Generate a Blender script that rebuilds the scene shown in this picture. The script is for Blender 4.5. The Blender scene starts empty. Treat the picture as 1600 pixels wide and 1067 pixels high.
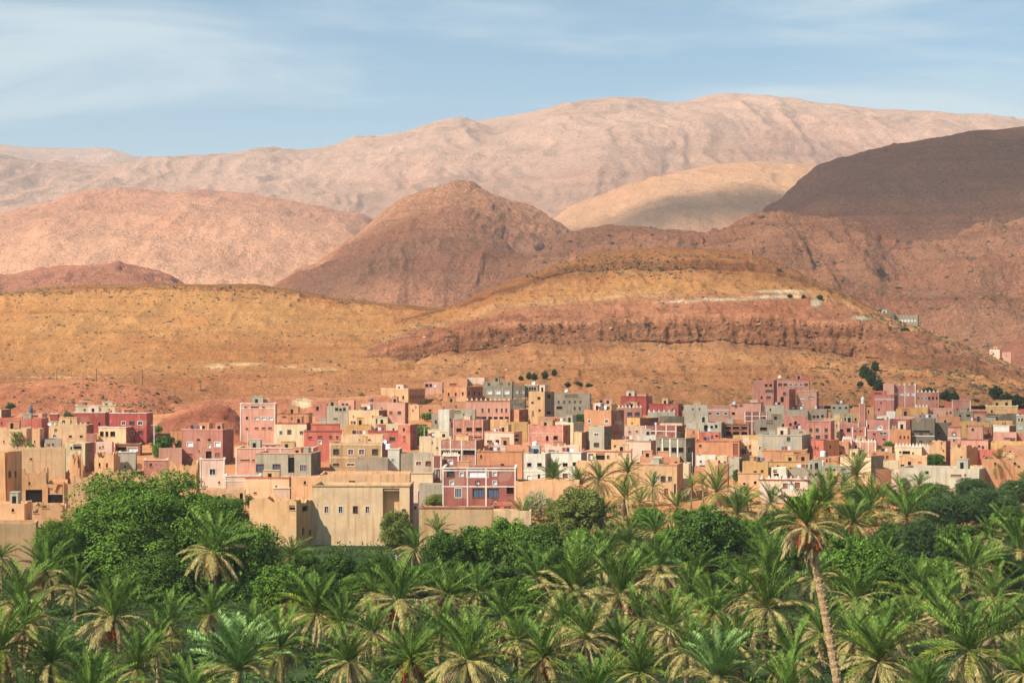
import bpy, bmesh, math, random
import numpy as np
from mathutils import Vector, Matrix

# ---------------------------------------------------------------- camera, sky, sun, exposure
F, CX, HY, CZ = 2986.0, 800.0, 563.0, 34.0      # focal length in photo pixels, principal column, horizon row, eye height
scene = bpy.context.scene
COL = scene.collection
cam_data = bpy.data.cameras.new('camera')
cam = bpy.data.objects.new('camera', cam_data)
COL.objects.link(cam)
cam.location = (0, 0, CZ)
cam.rotation_euler = (math.radians(90), 0, 0)
cam_data.sensor_width = 36
cam_data.lens = 36 * F / 1600
cam_data.shift_y = (HY - 533.5) / 1600
cam_data.clip_start = 1
cam_data.clip_end = 40000
scene.camera = cam

SUN_A, SUN_E = math.radians(52), math.radians(43)   # from behind and to the left of the camera
TO_SUN = Vector((-math.sin(SUN_A) * math.cos(SUN_E), -math.cos(SUN_A) * math.cos(SUN_E), math.sin(SUN_E)))
world = bpy.data.worlds.new('World')
scene.world = world
world.use_nodes = True
wn, wl = world.node_tree.nodes, world.node_tree.links
wn.clear()
w_out = wn.new('ShaderNodeOutputWorld')
w_bg = wn.new('ShaderNodeBackground')
w_bg.inputs['Strength'].default_value = 0.066
sky = wn.new('ShaderNodeTexSky')
sky.sky_type = 'NISHITA'
sky.sun_disc = False
sky.sun_elevation = SUN_E
sky.sun_rotation = math.pi + SUN_A
sky.altitude = 1300
sky.air_density = 1.0
sky.dust_density = 0.15
sky.ozone_density = 2.2
# thin cirrus over the whole dome: noise on the direction vector flattened onto a high plane
geo = wn.new('ShaderNodeTexCoord')
sep = wn.new('ShaderNodeSeparateXYZ')
wl.new(geo.outputs['Generated'], sep.inputs[0])
zc = wn.new('ShaderNodeMath'); zc.operation = 'MAXIMUM'; zc.inputs[1].default_value = 0.0
wl.new(sep.outputs['Z'], zc.inputs[0])
za = wn.new('ShaderNodeMath'); za.operation = 'ADD'; za.inputs[1].default_value = 0.10
wl.new(zc.outputs[0], za.inputs[0])
dx = wn.new('ShaderNodeMath'); dx.operation = 'DIVIDE'
dy = wn.new('ShaderNodeMath'); dy.operation = 'DIVIDE'
wl.new(sep.outputs['X'], dx.inputs[0]); wl.new(za.outputs[0], dx.inputs[1])
wl.new(sep.outputs['Y'], dy.inputs[0]); wl.new(za.outputs[0], dy.inputs[1])
cmb = wn.new('ShaderNodeCombineXYZ')
wl.new(dx.outputs[0], cmb.inputs[0]); wl.new(dy.outputs[0], cmb.inputs[1])
mp = wn.new('ShaderNodeMapping')
mp.inputs['Scale'].default_value = (0.75, 1.0, 1.0)
mp.inputs['Location'].default_value = (7.9, -1.3, 0)
wl.new(cmb.outputs[0], mp.inputs[0])
n1 = wn.new('ShaderNodeTexNoise'); n1.inputs['Scale'].default_value = 1.0; n1.inputs['Detail'].default_value = 9
n1.inputs['Roughness'].default_value = 0.6; n1.inputs['Distortion'].default_value = 0.6
wl.new(mp.outputs[0], n1.inputs['Vector'])
rmp = wn.new('ShaderNodeMapRange')
rmp.inputs['From Min'].default_value = 0.42; rmp.inputs['From Max'].default_value = 0.70
rmp.inputs['To Min'].default_value = 0.0; rmp.inputs['To Max'].default_value = 0.72
rmp.interpolation_type = 'SMOOTHSTEP'
wl.new(n1.outputs['Fac'], rmp.inputs['Value'])
mix = wn.new('ShaderNodeMix'); mix.data_type = 'RGBA'
mix.inputs['B'].default_value = (6.9, 8.2, 8.6, 1)
wl.new(rmp.outputs[0], mix.inputs['Factor'])
hsv = wn.new('ShaderNodeHueSaturation'); hsv.inputs['Hue'].default_value = 0.485; hsv.inputs['Saturation'].default_value = 1.2; hsv.inputs['Value'].default_value = 1.12
wl.new(sky.outputs[0], hsv.inputs['Color'])
wl.new(hsv.outputs[0], mix.inputs['A'])
wl.new(mix.outputs['Result'], w_bg.inputs['Color'])
wl.new(w_bg.outputs[0], w_out.inputs['Surface'])

sun_data = bpy.data.lights.new('sun', 'SUN')
sun_data.energy = 5.0
sun_data.angle = math.radians(0.55)
sun_data.color = (1.0, 0.94, 0.84)
sun = bpy.data.objects.new('sun', sun_data)
COL.objects.link(sun)
sun.rotation_euler = TO_SUN.to_track_quat('Z', 'Y').to_euler()
sun.location = TO_SUN * 3000

vs = scene.view_settings
vs.view_transform = 'Standard'
vs.look = 'None'
vs.gamma = 1
vs.exposure = 0.72
vs.use_curve_mapping = False
scene.cycles.max_bounces = 6
scene.cycles.diffuse_bounces = 3
scene.cycles.transparent_max_bounces = 8
scene.cycles.volume_bounces = 0
scene.cycles.use_denoising = True
random.seed(7)
RNG = np.random.default_rng(7)

# ---------------------------------------------------------------- helpers
def P(px, py, d):
    """photo pixel at depth d metres -> world point"""
    return Vector(((px - CX) * d / F, d, CZ - (py - HY) * d / F))

def tag(o, label=None, cat=None, group=None, kind=None):
    if label: o['label'] = label
    if cat: o['category'] = cat
    if group: o['group'] = group
    if kind: o['kind'] = kind
    return o

def empty(name, loc, rz=0.0):
    o = bpy.data.objects.new(name, None)
    COL.objects.link(o)
    o.location = loc
    o.rotation_euler = (0, 0, rz)
    o.empty_display_size = 0.5
    return o

def link(name, me, parent=None, mats=None):
    o = bpy.data.objects.new(name, me)
    COL.objects.link(o)
    o.parent = parent
    if mats and not len(me.materials):
        for m in (mats if isinstance(mats, (list, tuple)) else [mats]):
            me.materials.append(m)
    return o

class MB:
    """collects quads / boxes / tubes into one mesh"""
    def __init__(s): s.v, s.f, s.m = [], [], []
    def quad(s, a, b, c, d, m=0):
        i = len(s.v); s.v += [tuple(a), tuple(b), tuple(c), tuple(d)]; s.f.append((i, i+1, i+2, i+3)); s.m.append(m)
    def tri(s, a, b, c, m=0):
        i = len(s.v); s.v += [tuple(a), tuple(b), tuple(c)]; s.f.append((i, i+1, i+2)); s.m.append(m)
    def box(s, x0, x1, y0, y1, z0, z1, m=0):
        i = len(s.v)
        s.v += [(x0,y0,z0),(x1,y0,z0),(x1,y1,z0),(x0,y1,z0),(x0,y0,z1),(x1,y0,z1),(x1,y1,z1),(x0,y1,z1)]
        for q in ((0,3,2,1),(4,5,6,7),(0,1,5,4),(1,2,6,5),(2,3,7,6),(3,0,4,7)):
            s.f.append(tuple(i + k for k in q)); s.m.append(m)
    def tube(s, pts, rad, n=8, m=0, cap=True):
        base = len(s.v)
        for k, p in enumerate(pts):
            p = Vector(p)
            t = (Vector(pts[min(k+1, len(pts)-1)]) - Vector(pts[max(k-1, 0)])).normalized()
            a = Vector((0,0,1)) if abs(t.z) < 0.9 else Vector((1,0,0))
            u = t.cross(a).normalized(); w = t.cross(u)
            for j in range(n):
                an = 2*math.pi*j/n
                s.v.append(tuple(p + (u*math.cos(an) + w*math.sin(an)) * rad[k]))
        for k in range(len(pts)-1):
            for j in range(n):
                a = base + k*n + j; b = base + k*n + (j+1) % n
                s.f.append((a, b, b+n, a+n)); s.m.append(m)
        if cap:
            s.f.append(tuple(base + (len(pts)-1)*n + j for j in range(n))); s.m.append(m)
            s.f.append(tuple(base + n-1-j for j in range(n))); s.m.append(m)
    def mesh(s, name, mats=(), smooth=False):
        me = bpy.data.meshes.new(name)
        me.from_pydata(s.v, [], s.f)
        for m in mats: me.materials.append(m)
        if len(mats) > 1: me.polygons.foreach_set('material_index', s.m)
        if smooth: me.polygons.foreach_set('use_smooth', [True]*len(s.f))
        me.update()
        return me

def np_mesh(name, verts, quads, mats=(), smooth=False):
    """fast mesh from arrays; quads (n,4) or tris (n,3)"""
    me = bpy.data.meshes.new(name)
    k = quads.shape[1]
    me.vertices.add(len(verts)); me.vertices.foreach_set('co', np.asarray(verts, np.float32).ravel())
    me.loops.add(quads.size); me.loops.foreach_set('vertex_index', quads.astype(np.int32).ravel())
    me.polygons.add(len(quads))
    me.polygons.foreach_set('loop_start', np.arange(0, quads.size, k, dtype=np.int32))
    me.polygons.foreach_set('loop_total', np.full(len(quads), k, np.int32))
    if smooth: me.polygons.foreach_set('use_smooth', np.ones(len(quads), bool))
    for m in mats: me.materials.append(m)
    me.update(calc_edges=True)
    return me

def _hash(ix, iy, iz, seed):
    h = (ix.astype(np.uint32)*np.uint32(374761393) + iy.astype(np.uint32)*np.uint32(668265263)
         + iz.astype(np.uint32)*np.uint32(2147483647) + np.uint32(seed*974711 % 4294967295))
    h = (h ^ (h >> np.uint32(13))) * np.uint32(1274126177)
    h = (h ^ (h >> np.uint32(15))) * np.uint32(2246822519)
    h ^= h >> np.uint32(16)
    return h.astype(np.float64) / 2147483647.5 - 1.0

def vnoise(x, y, z, seed=0):
    x0, y0, z0 = np.floor(x), np.floor(y), np.floor(z)
    fx, fy, fz = x-x0, y-y0, z-z0
    ix, iy, iz = x0.astype(np.int64), y0.astype(np.int64), z0.astype(np.int64)
    u, v, w = (t*t*t*(t*(t*6-15)+10) for t in (fx, fy, fz))
    r = 0
    for a in (0, 1):
        for b in (0, 1):
            for c in (0, 1):
                wt = (u if a else 1-u) * (v if b else 1-v) * (w if c else 1-w)
                r = r + wt * _hash(ix+a, iy+b, iz+c, seed)
    return r

def fbm(x, y, z, seed=0, octv=5, gain=0.5, lac=2.03):
    r, a, n = 0, 1.0, 0
    for k in range(octv):
        r = r + a * vnoise(x, y, z, seed + 17*k); n += a
        x, y, z, a = x*lac+3.1, y*lac+1.7, z*lac+9.2, a*gain
    return r / n

def ridged(x, y, z, seed=0, octv=5, gain=0.55, lac=2.05):
    r, a, n = 0, 1.0, 0
    for k in range(octv):
        r = r + a * (1 - 2*np.abs(vnoise(x, y, z, seed + 31*k))); n += a
        x, y, z, a = x*lac+5.1, y*lac+2.7, z*lac+7.2, a*gain
    return r / n

# ---------------------------------------------------------------- materials
class NT:
    def __init__(s, name):
        s.mat = bpy.data.materials.new(name); s.mat.use_nodes = True
        s.n, s.l = s.mat.node_tree.nodes, s.mat.node_tree.links
        s.n.clear()
        s.out = s.n.new('ShaderNodeOutputMaterial')
        s.b = s.n.new('ShaderNodeBsdfPrincipled')
        s.b.inputs['Roughness'].default_value = 0.9
        s.b.inputs['Specular IOR Level'].default_value = 0.15
        s.l.new(s.b.outputs[0], s.out.inputs['Surface'])
    def node(s, t, **kw):
        n = s.n.new(t)
        for k, v in kw.items():
            if k in n.inputs: 
                if hasattr(v, 'is_linked') or isinstance(v, bpy.types.NodeSocket): s.l.new(v, n.inputs[k])
                else: n.inputs[k].default_value = v
            else: setattr(n, k, v)
        return n
    def noise(s, vec, scale, detail=4, rough=0.55, dist=0.0):
        n = s.n.new('ShaderNodeTexNoise')
        n.inputs['Scale'].default_value = scale; n.inputs['Detail'].default_value = detail
        n.inputs['Roughness'].default_value = rough; n.inputs['Distortion'].default_value = dist
        s.l.new(vec, n.inputs['Vector'])
        return n.outputs['Fac']
    def mapping(s, vec, scale=(1,1,1), loc=(0,0,0)):
        m = s.n.new('ShaderNodeMapping'); m.inputs['Scale'].default_value = scale; m.inputs['Location'].default_value = loc
        s.l.new(vec, m.inputs[0]); return m.outputs[0]
    def ramp(s, fac, stops, interp='LINEAR'):
        r = s.n.new('ShaderNodeValToRGB'); r.color_ramp.interpolation = interp
        e = r.color_ramp.elements
        while len(e) < len(stops): e.new(0.5)
        for k, (p, c) in enumerate(stops):
            e[k].position = p; e[k].color = tuple(c)[:3] + (1,) if not isinstance(c, (int, float)) else (c, c, c, 1)
        s.l.new(fac, r.inputs[0]); return r.outputs[0]
    def mixc(s, a, b, fac, mode='MIX'):
        m = s.n.new('ShaderNodeMix'); m.data_type = 'RGBA'; m.blend_type = mode; m.clamp_factor = True
        for k, v in (('A', a), ('B', b)):
            if isinstance(v, bpy.types.NodeSocket): s.l.new(v, m.inputs[k])
            else: m.inputs[k].default_value = tuple(v)[:3] + (1,)
        if isinstance(fac, bpy.types.NodeSocket): s.l.new(fac, m.inputs['Factor'])
        else: m.inputs['Factor'].default_value = fac
        return m.outputs['Result']
    def math(s, op, a, b=0.0):
        m = s.n.new('ShaderNodeMath'); m.operation = op
        for k, v in ((0, a), (1, b)):
            if isinstance(v, bpy.types.NodeSocket): s.l.new(v, m.inputs[k])
            else: m.inputs[k].default_value = v
        return m.outputs[0]
    def rng(s, v, a, b, c=0.0, d=1.0):
        m = s.n.new('ShaderNodeMapRange')
        s.l.new(v, m.inputs['Value'])
        for k, x in (('From Min', a), ('From Max', b), ('To Min', c), ('To Max', d)): m.inputs[k].default_value = x
        return m.outputs[0]
    def bump(s, h, strength, dist):
        b = s.n.new('ShaderNodeBump'); b.inputs['Strength'].default_value = strength; b.inputs['Distance'].default_value = dist
        s.l.new(h, b.inputs['Height']); s.l.new(b.outputs[0], s.b.inputs['Normal'])
    def color(s, c):
        if isinstance(c, bpy.types.NodeSocket): s.l.new(c, s.b.inputs['Base Color'])
        else: s.b.inputs['Base Color'].default_value = tuple(c)[:3] + (1,)

def lin(r, g, b):
    f = lambda c: (c/255/12.92 if c/255 <= 0.04045 else ((c/255+0.055)/1.055)**2.4)
    return (f(r), f(g), f(b))
# ================================================================= LARGE STRUCTURE: ground, hills, mountains, clouds
GD = np.array([0, 300, 350, 400, 450, 500, 560, 620, 680, 740, 800, 900, 1200, 3000, 12000], float)
GZ = np.array([0, 0, 0.3, 2.3, 5.1, 8.5, 12.1, 15.9, 18.7, 21.9, 24.6, 27.5, 30.0, 32.0, 34.0], float)
def ground_z(x, y):
    x, y = np.asarray(x, float), np.asarray(y, float)
    return np.interp(y, GD, GZ) + 0.35*fbm(x/22, y/22, x*0, 5, 3)*np.clip((y-330)/80, 0, 1) + 2.2*fbm(x/34, y/34, x*0, 15, 5)*np.clip((y-610)/60, 0, 1)
_dd = np.linspace(150, 900, 1501)
_yy = HY + F*(CZ - np.interp(_dd, GD, GZ))/_dd
def depth_of_row(py):
    return float(np.interp(-py, -_yy, _dd))

def hill_mat(name, stops, scale=1.0, mottle=0.5, speck=0.35, patch=None, strat=0.0, bump=0.6, specksize=1.0, sat=0.92, val=1.0, grain=0.35, tint=None):
    """rock and scree: colour bands follow the strata attribute, plus mottling and dark specks of stone and scrub"""
    t = NT(name)
    pos = t.node('ShaderNodeNewGeometry').outputs['Position']
    at = t.n.new('ShaderNodeAttribute'); at.attribute_name = 'band'
    wob = t.noise(t.mapping(pos, (0.012/scale, 0.012/scale, 0.03/scale)), 1.0, 5)
    band = t.math('ADD', at.outputs['Fac'], t.rng(wob, 0.2, 0.8, -0.018, 0.018))
    col = t.ramp(band, stops)
    big = t.noise(pos, 0.006/scale, 5, 0.6)
    col = t.mixc(col, t.mixc(col, (0.60, 0.50, 0.42), 1.0, 'MULTIPLY'), t.rng(big, 0.42, 0.68, 0, mottle))
    med = t.noise(pos, 0.035/scale, 6, 0.65)
    col = t.mixc(col, t.mixc(col, (1.35, 1.28, 1.15), 1.0, 'MULTIPLY'), t.rng(med, 0.45, 0.70, 0, mottle))
    red = t.noise(pos, 0.011/scale, 4, 0.55)
    col = t.mixc(col, t.mixc(col, (1.02, 0.80, 0.72), 1.0, 'MULTIPLY'), t.rng(red, 0.5, 0.64, 0, mottle*0.8))
    if strat:
        lay = t.noise(t.mapping(pos, (0.004/scale, 0.004/scale, 0.22/scale)), 1.0, 3, 0.6)
        col = t.mixc(col, t.mixc(col, (0.58, 0.45, 0.38), 1.0, 'MULTIPLY'), t.rng(lay, 0.52, 0.66, 0, strat))
    if patch:
        ap = t.n.new('ShaderNodeAttribute'); ap.attribute_name = 'patch'
        brk = t.noise(pos, 0.12/scale, 4, 0.6)
        fac = t.rng(t.math('ADD', ap.outputs['Fac'], t.rng(brk, 0.2, 0.8, -0.45, 0.45)), 0.25, 0.95)
        col = t.mixc(col, patch, fac)
    fine = t.noise(pos, 0.30/scale/specksize, 4, 0.7)
    col = t.mixc(col, t.mixc(col, (0.42, 0.36, 0.30), 1.0, 'MULTIPLY'), t.rng(fine, 0.54, 0.66, 0, speck*1.25))
    if tint: col = t.mixc(col, tint, 1.0, 'MULTIPLY')
    gr = t.noise(pos, 0.55/scale, 5, 0.8)
    gm = t.rng(gr, 0.3, 0.7, 1-grain, 1+grain*0.8)
    cg = t.n.new('ShaderNodeCombineColor')
    for q in range(3): t.l.new(gm, cg.inputs[q])
    col = t.mixc(col, cg.outputs[0], 1.0, 'MULTIPLY')
    hs = t.n.new('ShaderNodeHueSaturation'); hs.inputs['Saturation'].default_value = sat; hs.inputs['Value'].default_value = val; t.l.new(col, hs.inputs['Color']); col = hs.outputs[0]
    t.color(col)
    t.b.inputs['Roughness'].default_value = 1.0
    t.b.inputs['Specular IOR Level'].default_value = 0.0
    hgt = t.math('ADD', t.noise(pos, 0.10/scale, 8, 0.72), t.noise(pos, 0.5/scale, 4, 0.7))
    t.bump(hgt, bump, 3.0*scale)
    return t.mat

def curve(pts, u):
    p = np.array(pts, float)
    return np.interp(u, p[:, 0], p[:, 1])

def smooth1(a, k):
    if k <= 1: return a
    ker = np.hanning(k+2)[1:-1]; ker /= ker.sum()
    return np.convolve(np.pad(a, (k//2, k-1-k//2), mode='edge'), ker, 'valid')

def loft(name, rows, px0, px1, nu, mat, amp, lam, seed, back=1.0, rough=0.5, gully=0.0, gl=1.0, patches=(), smooth_px=9, crest_amp=0.35, shade=True, ledge=0.0, cliffs=()):
    """a landform lofted through contour rows; each row = (outline points, depth, subdivisions to the next row)"""
    u = np.linspace(px0, px1, nu)
    X, Y, Z, B = [], [], [], []
    n = len(rows)
    ys = [smooth1(curve(r[0], u) if isinstance(r[0], list) else np.full(nu, float(r[0])), smooth_px) for r in rows]
    ds = [smooth1(curve(r[1], u), smooth_px) if isinstance(r[1], list) else np.full(nu, float(r[1])) for r in rows]
    for k in range(n-1):
        m = rows[k][2]
        for j in range(m):
            t = j/m
            yy = ys[k]*(1-t) + ys[k+1]*t; d = ds[k]*(1-t) + ds[k+1]*t
            X.append((u-CX)*d/F); Y.append(d); Z.append(CZ-(yy-HY)*d/F); B.append(np.full(nu, (k+t)/(n-1)))
    d = ds[-1]; zc = CZ-(ys[-1]-HY)*d/F
    X.append((u-CX)*d/F); Y.append(d.copy()); Z.append(zc); B.append(np.ones(nu))
    ncrest = len(X)-1
    W = (ds[-1]-ds[0])*0.9*back
    for j in range(1, 13):
        t = j/12
        dd = d + W*t
        X.append((u-CX)*dd/F); Y.append(dd); Z.append(zc - (zc - 20)*(t**1.6)*1.02 - 2*t); B.append(np.ones(nu)*0.97)
    X, Y, Z, B = map(np.array, (X, Y, Z, B))
    Yn = Y.copy()
    # normals by differences
    def nrm(X, Y, Z):
        du = np.stack([np.gradient(A, axis=1) for A in (X, Y, Z)], -1)
        dv = np.stack([np.gradient(A, axis=0) for A in (X, Y, Z)], -1)
        N = np.cross(du, dv); return N/(np.linalg.norm(N, axis=-1, keepdims=True)+1e-9)
    N = nrm(X, Y, Z)
    disp = amp*fbm(X/lam, Y/lam, Z/lam, seed, 6, rough)
    disp = disp + amp*0.55*ridged(X/lam*2.3, Y/lam*2.3, Z/lam*2.3, seed+5, 5, 0.6)
    if gully:
        disp = disp + gully*ridged(X/gl + 0.3*fbm(X/gl, Y/gl, Z/gl, seed+3, 3), Y/gl*0.25, Z/gl*0.16, seed+9, 5, 0.6)
    if ledge:
        disp = disp + ledge*fbm(X/lam*0.4, Y/lam*0.4, Z/2.2, seed+21, 4, 0.6)
    for (b0, b1, ca, cw) in cliffs:                        # broken rock faces on the cliff bands
        win = np.clip((B-b0)/0.012, 0, 1)*np.clip((b1-B)/0.012, 0, 1)
        disp = disp + win*ca*(ridged(X/cw, Y/cw, Z/(cw*2.2), seed+41, 5, 0.65) + 0.6*fbm(X/(cw*4), Y/(cw*4), Z/(cw*4), seed+43, 3))
    wgt = np.ones(X.shape)
    nr = max(14, int(ncrest*0.22))
    for j in range(nr):
        if 0 <= ncrest-j: wgt[ncrest-j] *= crest_amp + (1-crest_amp)*(j/nr)**1.3
    wgt[ncrest+1:] *= crest_amp
    wgt[0] *= 0
    disp *= wgt
    X, Y, Z = X+N[..., 0]*disp, Y+N[..., 1]*disp, Z+N[..., 2]*disp
    nv = X.shape[0]
    idx = np.arange(nv*nu).reshape(nv, nu)
    quads = np.stack([idx[:-1, :-1], idx[:-1, 1:], idx[1:, 1:], idx[1:, :-1]], -1).reshape(-1, 4)
    me = np_mesh(name, np.stack([X, Y, Z], -1).reshape(-1, 3), quads, [mat], smooth=True)
    a = me.attributes.new('band', 'FLOAT', 'POINT'); a.data.foreach_set('value', B.ravel().astype(np.float32))
    pm = np.zeros(X.shape)
    px, py = CX+F*X/Yn, HY-F*(Z-CZ)/Yn
    for (qx, qy, rx, ry) in patches:
        pm = np.maximum(pm, np.clip(1.25-np.sqrt(((px-qx)/rx)**2+((py-qy)/ry)**2), 0, 1))
    a = me.attributes.new('patch', 'FLOAT', 'POINT'); a.data.foreach_set('value', pm.ravel().astype(np.float32))
    o = link(name, me)
    tag(o, kind='structure')
    o['_grid'] = 0
    del o['_grid']
    GRIDS[name] = (X, Y, Z, N, ncrest, px, py)
    return o
GRIDS = {}

def dome(crest, base_y, d0, d1, k=9, sub=10, p=0.85):
    """rows of a rounded hill front from base row to crest outline"""
    rows = []
    px = [c[0] for c in crest]
    for i in range(k+1):
        t = i/k
        s = math.sin(t*math.pi/2)**p
        rows.append(([(x, base_y + (y-base_y)*s if y < base_y else y) for x, y in crest], d0+(d1-d0)*t**1.05, sub))
    return rows

# ---- valley floor and village slope, one sheet to the horizon
def make_ground():
    t = NT('valley_earth')
    pos = t.node('ShaderNodeNewGeometry').outputs['Position']
    sepn = t.n.new('ShaderNodeSeparateXYZ'); t.l.new(pos, sepn.inputs[0])
    earth = t.ramp(t.noise(pos, 0.03, 8, 0.7), [(0.3, lin(164, 104, 68)), (0.48, lin(186, 126, 80)), (0.6, lin(196, 138, 88)), (0.75, lin(210, 160, 108))])
    stone = t.rng(t.noise(pos, 0.4, 5, 0.75), 0.52, 0.66, 0, 0.6)
    earth = t.mixc(earth, (0.16, 0.09, 0.05), stone)
    green = t.ramp(t.noise(pos, 0.12, 5, 0.7), [(0.35, (0.012, 0.022, 0.008)), (0.52, (0.03, 0.055, 0.014)), (0.72, (0.10, 0.12, 0.035))])
    edge = t.math('ADD', sepn.outputs['Y'], t.rng(t.noise(pos, 0.03, 4), 0.2, 0.8, -35, 35))
    col = t.mixc(green, earth, t.rng(edge, 350, 385))
    t.color(col)
    t.bump(t.noise(pos, 0.7, 6, 0.7), 0.5, 0.5)
    xs = np.sinh(np.linspace(-4.2, 4.2, 181)); xs = xs/xs.max()*5800
    ys = np.concatenate([np.linspace(-380, 120, 12)[:-1], np.linspace(120, 820, 176)[:-1], np.geomspace(820, 10800, 40)])
    Xg, Yg = np.meshgrid(xs, ys)
    Zg = ground_z(Xg, Yg)
    idx = np.arange(Xg.size).reshape(Xg.shape)
    q = np.stack([idx[:-1, :-1], idx[:-1, 1:], idx[1:, 1:], idx[1:, :-1]], -1).reshape(-1, 4)
    o = link('ground', np_mesh('ground', np.stack([Xg, Yg, Zg], -1).reshape(-1, 3), q, [t.mat], True))
    tag(o, kind='structure')
make_ground()

# ---- far ranges
C_FAR = [(0.0, lin(176, 132, 106)), (0.5, lin(188, 146, 120)), (1.0, lin(190, 150, 126))]
loft('far_mountain', dome([(-500, 232), (-200, 236), (-60, 226), (0, 226), (50, 231), (120, 232), (165, 231), (190, 237), (225, 250), (300, 262), (500, 300), (2200, 330)], 330, 7900, 9200, 6, 6),
     -500, 900, 220, hill_mat('far_rock', C_FAR, 9, 0.5, 0.2, bump=0.7), 55, 700, 3, 0.5, gully=25, gl=260, crest_amp=0.15)
MAIN = [(-500, 262), (-100, 258), (0, 252), (60, 262), (140, 262), (225, 254), (280, 248), (340, 245), (400, 239), (470, 238), (520, 230), (570, 220), (640, 204), (680, 191), (712, 187), (750, 189),
        (800, 181), (850, 172), (910, 160), (965, 154), (1005, 155), (1040, 163), (1075, 160), (1108, 150), (1140, 147), (1200, 152), (1280, 162), (1350, 170), (1450, 177), (1530, 184), (1600, 191), (1800, 215), (2200, 260)]
C_MAIN = [(0.0, lin(178, 130, 100)), (0.35, lin(184, 138, 108)), (0.7, lin(192, 146, 114)), (1.0, lin(196, 150, 118))]
loft('mountain', dome(MAIN, 375, 4500, 7000, 9, 18, 0.9), -500, 2100, 720,
     hill_mat('mountain_rock', C_MAIN, 6, 0.5, 0.22, strat=0.3, bump=0.55, sat=0.88, val=0.88, grain=0.4), 30, 1100, 11, 0.48, gully=44, gl=330, crest_amp=0.25, smooth_px=5)
loft('pale_hill', dome([(-500, 372), (-200, 352), (0, 336), (60, 325), (130, 312), (200, 306), (300, 303), (380, 306), (440, 315), (500, 328), (555, 342), (620, 372), (700, 420), (800, 470), (900, 500)], 520, 2200, 3500, 8, 14),
     -500, 900, 340, hill_mat('pale_scree', [(0, lin(200, 146, 106)), (0.5, lin(198, 140, 104)), (1, lin(198, 136, 102))], 3.0, 0.45, 0.35, bump=0.8), 22, 340, 21, 0.5, gully=14, gl=150, crest_amp=0.2)
loft('shaded_far_hill', dome([(700, 420), (800, 390), (850, 360), (885, 338), (940, 311), (1000, 290), (1060, 270), (1120, 258), (1180, 253), (1250, 255), (1310, 262), (1400, 300), (1500, 340), (1700, 400)], 420, 3100, 4300, 8, 12),
     700, 1700, 300, hill_mat('yellow_scree', [(0, lin(178, 128, 90)), (0.5, lin(186, 136, 94)), (1, lin(192, 142, 98))], 3.5, 0.4, 0.25, bump=0.6), 20, 420, 31, 0.5, gully=14, gl=200, crest_amp=0.2)
loft('dark_hill', dome([(1080, 430), (1150, 375), (1200, 333), (1240, 305), (1280, 275), (1312, 255), (1350, 243), (1400, 232), (1450, 222), (1520, 207), (1600, 198), (1750, 190), (2000, 200)], 430, 2150, 2900, 8, 15),
     1080, 2000, 320, hill_mat('brown_rock', [(0, lin(160, 106, 74)), (0.5, lin(140, 90, 62)), (1, lin(148, 96, 66))], 2.4, 0.7, 0.6, strat=0.4, bump=1.2, sat=0.98, val=0.92, grain=0.5), 16, 300, 41, 0.55, gully=15, gl=170, crest_amp=0.12)
loft('conical_hill', dome([(380, 505), (440, 455), (470, 432), (520, 396), (560, 364), (600, 330), (630, 310), (670, 296), (710, 287), (728, 287), (760, 300), (800, 318), (840, 338), (880, 356), (910, 366), (960, 392), (1040, 430)], 510, 1700, 2500, 9, 16, 0.95),
     380, 1040, 380, hill_mat('umber_rock', [(0, lin(184, 128, 92)), (0.5, lin(174, 118, 84)), (1, lin(196, 138, 96))], 1.8, 0.6, 0.5, strat=0.35, bump=1.1, sat=0.95, grain=0.5), 14, 190, 51, 0.5, gully=13, gl=85, crest_amp=0.2)
loft('red_knoll', dome([(-400, 450), (-100, 440), (0, 432), (60, 428), (130, 421), (180, 417), (222, 422), (250, 430), (275, 443), (330, 475), (420, 500)], 500, 1450, 1750, 6, 8),
     -400, 420, 220, hill_mat('red_rock', [(0, lin(188, 124, 88)), (1, lin(186, 116, 84))], 1.5, 0.6, 0.5, bump=1.0), 9, 60, 61, 0.55, gully=6, gl=30, crest_amp=0.6, smooth_px=3)
loft('rocky_ridge', dome([(760, 470), (800, 440), (850, 404), (900, 375), (950, 361), (1000, 357), (1050, 361), (1100, 370), (1150, 357), (1190, 345), (1225, 339), (1255, 341), (1285, 345), (1330, 358), (1358, 369), (1385, 390), (1410, 400), (1430, 399), (1480, 385), (1540, 368), (1600, 357), (1750, 340), (2000, 330)], 585, 1280, 1950, 10, 16, 0.9),
     760, 2000, 430, hill_mat('ridge_rock', [(0, lin(178, 122, 86)), (0.4, lin(172, 118, 84)), (0.8, lin(170, 114, 80)), (1, lin(184, 128, 90))], 1.3, 0.7, 0.6, strat=0.4, bump=1.2, sat=0.95, val=0.88, grain=0.5), 17, 150, 71, 0.55, gully=15, gl=70, crest_amp=0.35, smooth_px=3)
loft('edge_hill', dome([(1500, 600), (1545, 565), (1562, 550), (1580, 535), (1600, 522), (1660, 500), (1800, 480)], 610, 1130, 1250, 5, 8),
     1500, 1800, 90, hill_mat('edge_rock', [(0, lin(150, 96, 66)), (1, lin(146, 92, 66))], 1.0, 0.6, 0.5, bump=1.0), 5, 50, 75, 0.5, crest_amp=0.4)

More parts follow.
